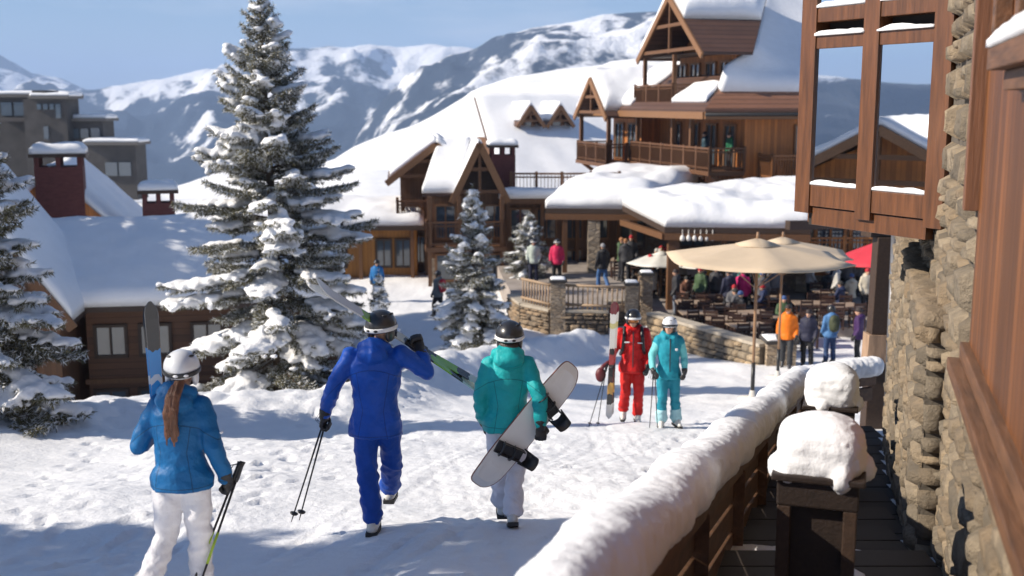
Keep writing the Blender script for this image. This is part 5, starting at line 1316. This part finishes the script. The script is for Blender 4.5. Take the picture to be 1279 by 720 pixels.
    if goggles is not None:
        m = MB(); nn = 10; vs = []
        for i in range(nn + 1):
            a_ = math.radians(-62 + 124 * i / nn)
            for zz, rr in ((-.034, .0), (-.030, .012), (.034, .012), (.038, .0)):
                vs.append(hl(.088 * math.sin(a_), .012 + (.098 + rr) * math.cos(a_), .012 + zz - (.010 if zz < 0 and abs(i - nn / 2) < 1 else 0) * -1))
        m.add(vs, [(i * 4 + q, (i + 1) * 4 + q, (i + 1) * 4 + q + 1, i * 4 + q + 1) for i in range(nn) for q in range(3)]); sc(m); gg = m.build('goggles', goggles, root, True); sm = gg.modifiers.new('thick', 'SOLIDIFY'); sm.thickness = .01
        m = MB(); fr = [hl(.090 * math.sin(math.radians(-64 + 128 * i / nn)), .013 + .108 * math.cos(math.radians(-64 + 128 * i / nn)), .052) for i in range(nn + 1)]; m.tube(fr, .006, 6)
        m.tube([p - hr @ V((0, 0, .078)) for p in fr], .006, 6); sc(m); m.build('goggle_frame', BLACK, gg, True)
    if hair == 'pony':
        m = MB(); o_ = hl(-.015, -.115, -.045)
        for i in range(9):
            r = random.Random(i); dx = r.uniform(-.03, .03); m.chain([hl(dx * .3, -.115, -.03), o_ + V((dx * .8, -.085, -.05)), o_ + V((dx * 1.2 - .015, -.125, -.17)), o_ + V((dx * 1.5 - .02 + r.uniform(-.015, .015), -.115, -.32 - r.uniform(0, .10)))], [.026, .028, .024, .006], 8)
        sc(m); remesh(m, 'hair', HAIR, root, .009, 1, disp=lambda p, n: .005 * math.sin(p.x * 420 + noise.noise(p * 9) * 5))
    elif hair == 'long':
        m = MB()
        for i in range(10):
            r = random.Random(i + 3); a_ = -.9 - 1.5 * i / 9; o_ = hl(.085 * math.cos(a_), .10 * math.sin(a_), -.03); m.chain([o_, o_ + V((0, -.03, -.09)), o_ + V((-.02, -.045, -.17 - r.uniform(0, .05)))], [.026, .026, .008], 8)
        for s_ in (-1, 1): m.chain([hl(s_ * .08, -.02, -.04), hl(s_ * .10, -.03, -.13), hl(s_ * .115, -.02, -.20)], [.022, .02, .006], 8)
        sc(m); remesh(m, 'hair', HAIRD, root, .009, 1, disp=lambda p, n: .004 * math.sin(p.x * 400))
    return root
def toworld(root, p, hgt=1.75):
    return Matrix.Translation(root.location) @ Matrix.Rotation(root.rotation_euler.z, 4, 'Z') @ (V(p) * (hgt / 1.75))

# ---- equipment
POLEM = plain('black_pole_shaft', (.025, .025, .027), .35, .1, metal=.3); POLEG = plain('lime_pole_print', (.35, .5, .04), .4)
def pole(grip, tip, label, group=None, acc=None, L=None):
    g_, t_ = V(grip), V(tip); 
    root = thing('ski_pole', t_, label, 'ski pole', group); a = g_ - t_; d = a.normalized()
    m = MB(); m.tube([V((0, 0, 0)), d * .06, a - d * .13], [.003, .006, .0085], 8); m.build('shaft', POLEM, root, True)
    m = MB(); m.tube([a - d * .13, a - d * .10, a - d * .02, a + d * .01], [.014, .017, .016, .021], 10); m.build('grip', BLACK, root, True)
    m = MB(); m.tube([d * .075, d * .085, d * .095], [.032, .036, .012], 12); m.build('basket', BLACK, root, True)
    s = d.cross(V((0, 1, .2))).normalized(); m = MB(); m.tube([a, a + s * .05 - d * .03, a + s * .07 - d * .12, a + s * .02 - d * .15, a - d * .05], [(.009, .002)] * 5, 6); m.build('strap', BLACK, root, True)
    if acc is not None: m = MB(); m.tube([a * .45, a * .62], .0092, 8); m.build('stripe', acc, root, True)
    return root
def ski_mat(name, segs, base=(.02, .02, .022), rough=.25):
    """top sheet with painted fields along its length (object z 0..1)"""
    m, nt, bs = base_mat(name); tc = nt.nodes.new('ShaderNodeTexCoord'); sp = nt.nodes.new('ShaderNodeSeparateXYZ'); nt.links.new(tc.outputs['Object'], sp.inputs[0])
    n = noise_n(nt, ocoord(nt, (9, 9, 2.2)), 1.0, 2); zz = math_n(nt, 'ADD', sp.outputs[2], math_n(nt, 'MULTIPLY', math_n(nt, 'SUBTRACT', n, .5), .25))
    r = nt.nodes.new('ShaderNodeValToRGB'); r.color_ramp.interpolation = 'CONSTANT'; nt.links.new(math_n(nt, 'MULTIPLY', zz, .5), r.inputs[0])
    els = r.color_ramp.elements; els[0].position = 0; els[0].color = col3(segs[0][1])
    while len(els) > 1: els.remove(els[-1])
    for p_, c in segs[1:]: e = els.new(p_ / 2); e.color = col3(c)
    nt.links.new(r.outputs[0], bs.inputs['Base Color']); bs.inputs['Roughness'].default_value = rough; bs.inputs['Coat Weight'].default_value = .4; return m
def ski(tail, tip, face, label, mat_, group=None, width=.105, binding=True, bcol=BLACK):
    """a ski from tail to tip; face = direction the top sheet looks"""
    a, b = V(tail), V(tip); L = (b - a).length; z = (b - a) / L; f = V(face); f = (f - z * f.dot(z)).normalized(); x = f.cross(z)
    root = thing('ski', a, label, 'ski', group); root.rotation_euler = Matrix((x, f, z)).transposed().to_euler()
    m = MB(); n = 40; vs = []
    for i in range(n + 1):
        s = i / n; w = width / 2 * (.74 + .26 * abs(2 * s - 1) ** 1.6 + .10 * s); end = min(s / .035, (1 - s) / .07, 1); w *= math.sqrt(max(0.02, 1 - (1 - end) ** 2))
        y = .0 + .055 * max(0, (s - .86) / .14) ** 2 + .03 * max(0, (.06 - s) / .06) ** 2 + .012 * math.sin(math.pi * s); th = .004 + .010 * math.sin(math.pi * min(1, max(0, s))) ** .5
        for xx, yy in ((-w, y), (w, y), (w * .93, y + th), (-w * .93, y + th)): vs.append((xx, yy, s * L))
    m.v = vs; m.f = [(i * 4 + q, i * 4 + (q + 1) % 4, (i + 1) * 4 + (q + 1) % 4, (i + 1) * 4 + q) for i in range(n) for q in range(4)] + [(3, 2, 1, 0), tuple(n * 4 + q for q in range(4))]
    o = m.build('deck', mat_, root)
    if binding:
        for zc, l_, h_, nm in ((.40 * L, .13, .055, 'heel_binding'), (.40 * L + .33, .09, .045, 'toe_binding')):
            m = MB(); m.box((-.035, .014, zc - l_ / 2), (.035, .014 + h_ * .5, zc + l_ / 2)); m.box((-.028, .0141 + h_ * .5, zc - l_ * .3), (.028, .014 + h_, zc + l_ * .35)); m.build(nm, bcol, root, bevel=.005)
        m = MB(); m.box((-.03, .012, .40 * L - .12), (.03, .022, .40 * L + .42)); m.build('binding_plate', bcol, root)
    return root

def gp(px, t, dz=0.0):
    p = at(px, 500, t); p.z = ground_z(p.x, p.y) + dz; return p

# 1 woman with ponytail at left
BLUEJ = fab('azure_shell', (.001, .105, .29), .55, (1.25, .83)); WHP = fab('white_ski_trousers', (.74, .73, .75), .6)
A = gp(222, 7.2, .01)
pose1 = dict(shoR=(.165, .0, 1.41), shoL=(-.165, .02, 1.41), elbR=(.245, -.02, 1.13), wrR=(.285, .08, .89), elbL=(-.30, .0, 1.12), wrL=(-.275, .22, 1.14), hipL=(-.09, -.01, .92), kneeL=(-.11, -.03, .50), ankL=(-.22, -.30, .13), kneeR=(.10, .03, .49), ankR=(.10, .02, .10), pitchL=-.5, head=(.02, .02, 1.63), lean=.04)
woman1 = person(A, -.10, 'woman in bright blue jacket and white trousers with auburn ponytail and silver helmet', BLUEJ, WHP, pose1, 1.66, HELW, BOOTW, female=True, headyaw=.25, headpitch=.03, hair='pony', strap=BLACK, goggles=LENSD, hem=.84, palmR=(-.5, 1, 0), thumbR=(.2, .6, 1), palmL=(.4, 1, 0), thumbL=(0, -.2, 1))
SK1 = ski_mat('blue_black_topsheet', [(0, (.05, .05, .06)), (.30, (.02, .25, .62)), (1.12, (.55, .6, .65)), (1.17, (.02, .25, .6)), (1.36, (.02, .02, .022))])
g1 = toworld(woman1, (-.29, .31, 1.10), 1.66)
up = V((-.02, .0, 1)).normalized()
ski(g1 - up * .78 + V((.012, .02, 0)), g1 + up * .93 + V((.012, .02, 0)), (.25, -1, 0), 'black tipped blue ski held upright by the ponytailed woman, with its top sheet towards us', SK1, 'two skis of the ponytailed woman', width=.088)
ski(g1 - up * .78 + V((-.012, .055, 0)), g1 + up * .90 + V((-.016, .055, .0)), (-.25, 1, 0), 'ski behind the blue one carried upright by the ponytailed woman, seen edge on', SK1, 'two skis of the ponytailed woman', width=.088)
hR = toworld(woman1, (.305, .145, .835), 1.66)
for k, (dx, dy) in enumerate(((-.40, -.30), (-.33, -.34))):
    tip = hR + V((dx + .02, dy, -1.0)); d = (hR - tip).normalized(); pole(hR + d * .13 + V((k * .022, 0, 0)), tip, ('black ski pole with lime stripe in the ponytailed woman\'s right hand, left one of two', 'black ski pole with lime stripe in the ponytailed woman\'s right hand, right one of two')[k], 'ski poles of the ponytailed woman', POLEG)

for px_, pz_, w_, h_ in ((.236, 1.20, .004, .016),):
    m = MB(); m.ell((px_ + .052, -.02, pz_ - .02), (.012, .016, .010), 10, 8); m.build('sleeve_patch', WHITE, woman1, True)
# 2 man in blue
COB = fab('cobalt_shell', (.006, .075, .42), .5, (1.40, .86)); COBP = fab('cobalt_trousers', (.006, .065, .37))
B = gp(469, 9.2, .01)
pose2 = dict(shoL=(-.19, -.0, 1.43), shoR=(.19, .02, 1.44), elbL=(-.33, -.05, 1.18), wrL=(-.415, .02, .95), elbR=(.40, .10, 1.28), wrR=(.335, .20, 1.43), hipL=(-.09, 0, .93), kneeL=(-.075, -.01, .50), ankL=(-.03, -.06, .10), hipR=(.09, .02, .93), kneeR=(.09, .17, .53), ankR=(.03, .42, .20), head=(.05, .03, 1.63), lean=.04)
man2 = person(B, -.06, 'tall man in cobalt blue jacket and trousers walking away with skis on his shoulder', COB, COBP, pose2, 1.82, HELB, BOOTW, headyaw=-.45, strap=STRAPW, goggles=LENSD, hem=.80, palmL=(1, .3, 0), thumbL=(.2, .8, .6), palmR=(-.3, -.2, 1), thumbR=(-1, .2, .3), curlR=.9)
SK2 = ski_mat('white_green_topsheet', [(0, (.6, .62, .6)), (.28, (.03, .03, .03)), (.42, (.2, .45, .04)), (.62, (.03, .03, .03)), (.95, (.55, .58, .5)), (1.12, (.05, .06, .05)), (1.3, (.3, .5, .08)), (1.42, (.70, .70, .66))])
s_tip = toworld(man2, (-.41, -.30, 2.06), 1.82); s_tail = toworld(man2, (.80, .62, .985), 1.82)
nf = V((.55, -.35, .75))
ski(s_tail, s_tip, nf, 'white and green ski on the blue suited man\'s shoulder, its top sheet up', SK2, 'two skis on the shoulder')
off = V((.03, .06, -.035)); ski(s_tail + off + V((.05, .0, .05)), s_tip + off + V((-.03, .02, .03)), -nf, 'second ski under the first on the blue suited man\'s shoulder', SK2, 'two skis on the shoulder')
hL = toworld(man2, (-.435, .06, .875), 1.82)
for k, (dx, dy) in enumerate(((-.30, .02), (-.24, .06))):
    tip = hL + V((dx, dy, -.88)); d = (hL - tip).normalized(); pole(hL + d * .12 + V((k * .02, 0, 0)), tip, ('black ski pole in the blue suited man\'s left hand, left one of two', 'black ski pole in the blue suited man\'s left hand, right one of two')[k], 'ski poles of the blue suited man')

# 3 woman with snowboard
TEAL = fab('turquoise_shell', (.010, .37, .38), .55, (1.30, .88)); WHP2 = fab('pale_trousers', (.72, .72, .78), .6)
Cc_ = gp(634, 9.45, .01)
pose3 = dict(shoL=(-.165, .0, 1.41), shoR=(.17, -.02, 1.41), elbL=(-.235, -.02, 1.13), wrL=(-.205, .05, .90), elbR=(.265, -.17, 1.15), wrR=(.27, -.20, .93), hipL=(-.085, .02, .92), kneeL=(-.08, .10, .50), ankL=(-.045, .12, .12), kneeR=(.07, .0, .50), ankR=(.035, -.16, .13), pitchR=-.45, head=(.02, .02, 1.62))
woman3 = person(Cc_, .05, 'woman in turquoise jacket and white trousers walking away with a snowboard under her arm', TEAL, WHP2, pose3, 1.73, HELB, BOOTW, female=True, headyaw=-.12, strap=STRAPW, goggles=LENSD, hair='long', hem=.84, curlL=.7, palmR=(-.2, 1, .2), thumbR=(1, .1, -.2), curlR=.8)
BOARD = plain('snowboard_base', (.84, .82, .77), .3, .05, 3, coat=.3); EDGE = plain('board_edge', (.22, .08, .05), .5)
sb0 = toworld(woman3, (.155, -.135, .90), 1.73)
bx = V((.63, .15, .76)).normalized(); bn = V((.30, -.93, -.12)); bn = (bn - bx * bn.dot(bx)).normalized(); by = bn.cross(bx)
bd = thing('snowboard', sb0, 'cream white snowboard with two black bindings under the turquoise jacket woman\'s arm', 'snowboard'); bd.rotation_euler = Matrix((bx, by, bn)).transposed().to_euler()
m = MB(); n = 48; ring = []
for i in range(n):
    th = 2 * math.pi * i / n; cx = .64 * math.copysign(abs(math.cos(th)) ** .62, math.cos(th)); cy = .142 * math.copysign(abs(math.sin(th)) ** .55, math.sin(th)) * (1 - .10 * (1 - (cx / .64) ** 2)); ring.append((cx, cy))
zf = lambda cx: -.06 * max(0, (abs(cx) - .46) / .18) ** 2
m.v = [(x * .15 * q, y * .15 * q, zf(x * .15 * q) + z_) for z_ in (-.006, .006) for q in (0.001, 2.2, 4.4, 6.0, 6.667) for x, y in ring]
for l_ in range(2):
    for r_i in range(4):
        for i in range(n):
            a_ = (l_ * 5 + r_i) * n; f_ = (a_ + i, a_ + (i + 1) % n, a_ + n + (i + 1) % n, a_ + n + i); m.f.append(f_ if l_ else f_[::-1])
m.f += [(4 * n + i, 4 * n + (i + 1) % n, 9 * n + (i + 1) % n, 9 * n + i) for i in range(n)]
m.build('deck', BOARD, bd, False)
m = MB(); m.tube([(x * 1.002, y * 1.01, zf(x)) for x, y in ring] + [(ring[0][0] * 1.002, ring[0][1], zf(ring[0][0]))], .0065, 6, caps=False); m.build('edge', EDGE, bd, True)
for cx, an in ((-.25, .22), (.25, -.22)):
    R3 = Matrix.Translation((cx, 0, 0)) @ Matrix.Rotation(an, 4, 'Z'); m = MB(); m.box((-.055, -.13, .0065), (.055, .12, .03)); m.box((-.052, -.13, .031), (-.038, .08, .075)); m.box((.038, -.13, .031), (.052, .08, .075)); m.xform(R3); bb_ = m.build('binding', BLACK, bd, bevel=.006)
    m = MB()
    for q in range(9):
        th = math.pi * q / 8; m.v += [tuple(R3 @ V((.062 * math.cos(th), -.12 - .05 * math.sin(th), .03))), tuple(R3 @ V((.050 * math.cos(th), -.215 - .02 * math.sin(th), .14)))]
    m.f = [(2 * q, 2 * q + 2, 2 * q + 3, 2 * q + 1) for q in range(8)]; hb = m.build('highback', BLACK, bb_, True); sm = hb.modifiers.new('thick', 'SOLIDIFY'); sm.thickness = .012
    for yy, hh in ((-.02, .10), (.08, .075)):
        m = MB(); m.tube([R3 @ V((.055 * math.cos(math.pi * q / 8), yy + .02 * math.sin(math.pi * q / 8), .04 + hh * math.sin(math.pi * q / 8))) for q in range(9)], [(.016, .006)] * 9, 8); m.build('strap', BLACK, bb_, True)

# 4 man in red
REDJ = fab('red_shell', (.56, .010, .010), .55, (1.34, .86)); REDP = fab('red_trousers', (.55, .015, .012))
D = gp(789, 18.0, .01)
pose4 = dict(elbR=(.275, -.02, 1.15), wrR=(.335, .16, .98), elbL=(-.25, -.02, 1.15), wrL=(-.235, .10, .90), shoL=(-.19, 0, 1.43), shoR=(.19, 0, 1.43), kneeL=(-.10, .10, .52), ankL=(-.09, .03, .11), kneeR=(.10, .04, .50), ankR=(.12, -.18, .13), toeL=.1, toeR=-.1, pitchR=-.25)
man4 = person(D, math.pi - .06, 'man in red jacket and red trousers walking towards us with upright skis', REDJ, REDP, pose4, 1.80, HELB, BOOTW, detail=2, goggles=LENS, strap=STRAPW, headyaw=.0, headpitch=-.05, patch=((.095, .150, 1.30, .045, .010), (-.105, .150, 1.29, .04, .009)), palmR=(-1, .2, 0), thumbR=(0, .3, 1), thumbL=(0, .6, .6))
m = MB(); 
for s_ in (-1, 1): m = MB(); m.chain([V((s_ * .115, -.10, 1.455)), V((s_ * .13, .03, 1.505)), V((s_ * .14, .135, 1.38)), V((s_ * .16, .13, 1.18)), V((s_ * .185, .0, 1.08))], [.026] * 5, 10); m.xform(Matrix.Scale(1.8 / 1.75, 4)); m.build('backpack_strap', BLACK, man4, True)
bp = thing('backpack', toworld(man4, (0, -.21, 1.05), 1.8), 'black backpack worn by the man in red, straps over his shoulders', 'backpack', rz=math.pi - .06)
m = MB(); m.ell((0, 0, .20), (.15, .09, .24), 18, 12, None, .7); remesh(m, 'bag', BLACK, bp, .02, 2)
SK4 = ski_mat('dark_red_topsheet', [(0, (.62, .6, .58)), (.22, (.02, .02, .02)), (.40, (.55, .30, .06)), (.55, (.04, .01, .01)), (.85, (.30, .02, .02)), (1.10, (.6, .58, .55)), (1.45, (.5, .45, .2)), (1.55, (.65, .63, .6)), (1.68, (.15, .015, .02))])
g4 = toworld(man4, (.335, .25, .90), 1.8); u4 = V((.035, .03, 1)).normalized()
ski(g4 - u4 * .80, g4 + u4 * 1.08, (-.1, -1, 0), 'front ski, dark red and white, held upright by the man in red', SK4, 'two skis held by the man in red')
ski(g4 - u4 * .78 + V((.03, .05, 0)), g4 + u4 * 1.05 + V((.03, .05, 0)), (.1, 1, 0), 'rear ski held upright by the man in red, mostly hidden by the front ski', SK4, 'two skis held by the man in red')
hh4 = toworld(man4, (.34, .20, .92), 1.8)
for k, dx in enumerate((-.36, -.22)): tip = hh4 + V((dx, -.25, -.93)); pole(hh4 + V((-.02 * k - .05, -.03, .05)), tip, ('thin ski pole left of the upright skis of the man in red, leaning furthest left', 'thin ski pole close to the upright skis of the man in red')[k], 'ski poles of the man in red')
RB = plain('dark_red_leather', (.10, .008, .012), .5); m = MB(); m.ell((0, 0, 0), (.085, .07, .12), 14, 10); rbt = thing('mitten', hh4 + V((-.16, -.03, -.02)), 'dark red mitten dangling beside the upright skis of the man in red', 'mitten'); m.v = [(x, y, z - .1) for x, y, z in m.v]; m.capsule((.03, 0, .03), (.12, .02, .10), .035, .03, 10); remesh(m, 'cuff_and_palm', RB, rbt, .012, 1)
# 5 woman in turquoise suit
CY = fab('cyan_shell', (.012, .27, .36)); CYL = fab('light_aqua_shell', (.16, .56, .58)); CYP = fab('cyan_trousers', (.012, .23, .32)); CUF = fab('pale_cuff', (.35, .60, .66))
E = gp(834, 17.2, .01)
pose5 = dict(elbL=(-.25, -.02, 1.14), wrL=(-.245, .08, .92), elbR=(.27, .0, 1.15), wrR=(.26, .17, .95), kneeL=(-.11, .02, .49), ankL=(-.15, -.04, .10), kneeR=(.10, .08, .50), ankR=(.10, .04, .10), toeL=.25, toeR=-.15)
woman5 = person(E, math.pi, 'woman in turquoise ski suit and white helmet beside the man in red', CY, CYP, pose5, 1.68, HELWW, BOOTW, detail=2, female=True, headyaw=-.45, goggles=None, cuffs=CUF, sleeves=CYL, patch=((-.10, .145, 1.29, .022, .018),), thumbR=(0, .6, .6))
gm = MB(); hw = toworld(woman5, (0, .12, 1.69), 1.68)
h5 = toworld(woman5, (.265, .22, .90), 1.68)
for k, dx in enumerate((-.06, .07)): tip = h5 + V((dx, -.10, -.90)); pole(h5 + V((.015 * k, -.02, .08)), tip, ('dark ski pole between the man in red and the turquoise woman, left one', 'dark ski pole between the man in red and the turquoise woman, right one')[k], 'ski poles of the turquoise woman')

# ---- people further off
def far(px, t, rz, label, jc, pc, pose=None, hgt=1.75, z=None, **kw):
    p = at(px, 400, t); p.z = ground_z(p.x, p.y) if z is None else z
    return person(p, rz, label, fab('cloth_%02x%02x%02x' % tuple(int(c * 255) for c in jc), jc), fab('cloth_%02x%02x%02x' % tuple(int(c * 255) for c in pc), pc), pose, hgt, detail=3, boots=kw.pop('boots', BOOTD), group='skiers further off', **kw)
def pack(root, c, label, hgt=1.75):
    b_ = thing('backpack', toworld(root, (0, -.22, 1.02), hgt), label, 'backpack', rz=root.rotation_euler.z); m = MB(); m.ell((0, 0, .22), (.16, .11, .26), 14, 10, None, .7); m.ell((0, -.08, .15), (.11, .07, .13), 12, 8, None, .7); remesh(m, 'bag', plain('bag_%d' % len(label), c, .7), b_, .03, 2)
walk = dict(kneeL=(-.10, .16, .52), ankL=(-.10, .14, .11), kneeR=(.10, -.02, .50), ankR=(.12, -.26, .14), pitchR=-.4)
NAVY = (.018, .02, .045); BLK = (.015, .015, .018); JEAN = (.03, .06, .15)
far(984, 31.8, math.pi - .3, 'man in bright orange jacket and dark trousers by the squat stone pier', (.72, .17, .008), (.03, .032, .036), walk, 1.82, goggles=LENS, helmet=None, cap=fab('dark_hat', (.04, .03, .03)), boots=BOOTD)
far(1010, 32.6, 2.6, 'person in navy jacket just right of the orange jacket man', NAVY, BLK, None, 1.70, helmet=None, cap=fab('dark_hat', (.04, .03, .03)))
q = far(1038, 33.2, .2, 'person in light blue jacket with a backpack facing away, right of the navy jacket', (.08, .20, .42), JEAN, None, 1.72, helmet=HELB); pack(q, (.05, .06, .03), 'olive black backpack on the light blue jacket')
far(1073, 32.8, 1.2, 'person in dark purple patterned jacket beside the leaning timber strut', (.05, .02, .09), BLK, None, 1.72, helmet=None, cap=fab('dark_hat', (.04, .03, .03)))
q = far(548, 42.5, .9, 'skier in grey jacket with red backpack and dark trousers walking on the plaza', (.12, .14, .15), BLK, walk, 1.75, helmet=HELB); pack(q, (.50, .015, .03), 'bright red backpack on the grey jacket skier')
far(472, 46, math.pi, 'person in bright blue jacket standing in front of the ochre house', (.02, .16, .42), NAVY, None, 1.75, helmet=HELB)
far(666, 45.2, math.pi, 'skier in pale mint jacket and dark trousers standing on the terrace', (.46, .52, .46), NAVY, None, 1.76, TZ, helmet=HELB, strap=STRAPW)
far(695, 44.8, math.pi, 'skier in pink red jacket and black trousers standing on the terrace', (.58, .02, .09), BLK, None, 1.80, TZ, helmet=HELB, strap=STRAPW)
far(752, 43.5, .4, 'person in black jacket and blue jeans walking on the terrace behind the fence', BLK, (.05, .12, .28), walk, 1.80, TZ, helmet=None, cap=fab('grey_hat', (.25, .25, .26)))
far(843, 40.9, 1.5, 'person in dark jacket and grey jeans standing by the log post', (.03, .03, .035), (.16, .18, .22), None, 1.72, TZ2, helmet=None, cap=fab('dark_hat', (.04, .03, .03)))
far(879, 41.4, 2.0, 'person in black jacket at the tables, leftmost of the four in a row', BLK, BLK, None, 1.60, TZ2, helmet=None, cap=fab('dark_hat', (.04, .03, .03)))
far(893, 41.6, 2.8, 'person in dark grey jacket at the tables, second from left in the row', (.035, .035, .04), NAVY, None, 1.76, TZ2, helmet=None, cap=fab('dark_hat', (.04, .03, .03)))
far(909, 40.2, .3, 'person in navy coat at the tables, just left of the magenta jacket', NAVY, BLK, None, 1.80, TZ2, helmet=None, cap=fab('dark_hat', (.04, .03, .03)))
far(926, 40.4, -.4, 'person in magenta jacket at the tables left of the umbrella pole', (.48, .012, .12), BLK, None, 1.80, TZ2, helmet=None, cap=fab('magenta_hat', (.48, .012, .12)))
c = Matrix.Translation(ch.location) @ Matrix.Rotation(YA, 4, 'Z')
for lx, ly, jc, lab in ((1.2, .5, (.008, .10, .045), 'person in dark green jacket on the long chalet balcony'), (.9, 2.6, (.02, .05, .07), 'person in dark jacket further left on the long chalet balcony')):
    p = c @ V((lx, ly, 4.905)); far(0, 1, 1.8, lab, jc, BLK, None, 1.75, helmet=None, cap=fab('dark_hat', (.04, .03, .03))).location = p

# ---- the crowd at the tables: two seated and two standing figures, copied with other clothes
SIT = dict(hipL=(-.10, 0, .50), hipR=(.10, 0, .50), kneeL=(-.12, .44, .50), kneeR=(.12, .44, .50), ankL=(-.12, .42, .10), ankR=(.12, .46, .10), shoL=(-.175, -.02, 1.00), shoR=(.175, -.02, 1.00), elbL=(-.24, .12, .76), elbR=(.24, .12, .76), wrL=(-.12, .36, .78), wrR=(.12, .36, .78), head=(0, .04, 1.21))
def seated(loc, rz, label, jc):
    """figure on a chair: built standing-size, trunk lowered to the seat"""
    base = person(loc, rz, label, fab('seat_jacket', (.03, .03, .035)), fab('seat_trousers', (.02, .02, .025)), SIT2, 1.72, helmet=None, cap=fab('dark_hat', (.04, .03, .03)), detail=3, boots=BOOTD, group='guests on the dining terrace')
    return base
dz = .43
SIT2 = dict(hipL=(-.10, -.02, .92), hipR=(.10, -.02, .92), kneeL=(-.13, .40, .92), kneeR=(.13, .40, .92), ankL=(-.13, .40, .53), ankR=(.13, .44, .53), elbL=(-.25, .10, 1.17), elbR=(.25, .10, 1.17), wrL=(-.13, .34, 1.17), wrR=(.13, .34, 1.17))
proto_sit = seated(Vector((0, 0, 0)), 0, 'x', None)
proto_st = person(Vector((0, 0, 0)), 0, 'x', fab('seat_jacket', (.03, .03, .035)), fab('seat_trousers', (.02, .02, .025)), None, 1.75, helmet=None, cap=fab('dark_hat', (.04, .03, .03)), detail=3, boots=BOOTD, group='guests on the dining terrace')
used = {}
def guest(px, t, rz, jc, label, sit=True, hat=None, z=TZ2):
    p = at(px, 380, t); proto = proto_sit if sit else proto_st
    r = proto if proto not in used else copy_tree(proto); used[proto] = 1
    r.location = (p.x, p.y, z - (dz * 1.72 / 1.75 if sit else 0)); r.rotation_euler.z = rz; r['label'] = label
    for c_ in r.children:
        nm = c_.name.split('.')[0]
        if nm in ('jacket', 'hat') and c_.material_slots:
            cc = jc if nm == 'jacket' else (hat or (.03, .03, .03)); c_.material_slots[0].link = 'OBJECT'; c_.material_slots[0].material = fab('cloth_%02x%02x%02x' % tuple(int(q * 255) for q in cc), cc)
rg = random.Random(3)
COLS = [((.03, .03, .035), 'black'), ((.02, .03, .08), 'navy'), ((.10, .10, .11), 'dark grey'), ((.40, .02, .03), 'red'), ((.45, .44, .42), 'pale grey'), ((.03, .12, .30), 'blue'), ((.05, .09, .04), 'olive'), ((.48, .20, .02), 'orange'), ((.12, .05, .03), 'brown'), ((.55, .50, .40), 'cream'), ((.02, .18, .18), 'teal')]
HATS = [((.03, .03, .03), 'black'), ((.45, .44, .42), 'pale'), ((.40, .02, .03), 'red'), ((.05, .10, .25), 'blue'), ((.30, .14, .06), 'tan')]
seen = set(); PL = [(866, 'near the log post'), (905, 'left of the umbrella pole'), (938, 'behind the umbrella pole'), (965, 'under the beige canopy'), (1012, 'right of the squat pier'), (1050, 'below the red umbrella'), (800, 'left of the log post')]
for i in range(46):
    px = rg.choice((rg.uniform(852, 975), rg.uniform(852, 975), rg.uniform(975, 1085), rg.uniform(765, 835))); t = rg.uniform(37.5, 45.5) if px > 850 else rg.uniform(44.5, 48)
    if px < 975 and t < 39.4 and px > 925: t += 3
    if px > 995 and t < 40: t = rg.uniform(40.5, 45)
    sit = rg.random() < .55; c1, n1 = rg.choice(COLS + COLS[:3]); c2, n2 = rg.choice(HATS); pl = min(PL, key=lambda q: abs(q[0] - px))[1]
    lab = '%s guest in %s jacket and %s hat %s' % ('seated' if sit else 'standing', n1, n2, pl)
    if lab in seen: continue
    seen.add(lab); guest(px, t, rg.uniform(0, 6.28), c1, lab, sit, c2, TZ if px < 838 and at(px, 380, t).x < 4.95 else TZ2)
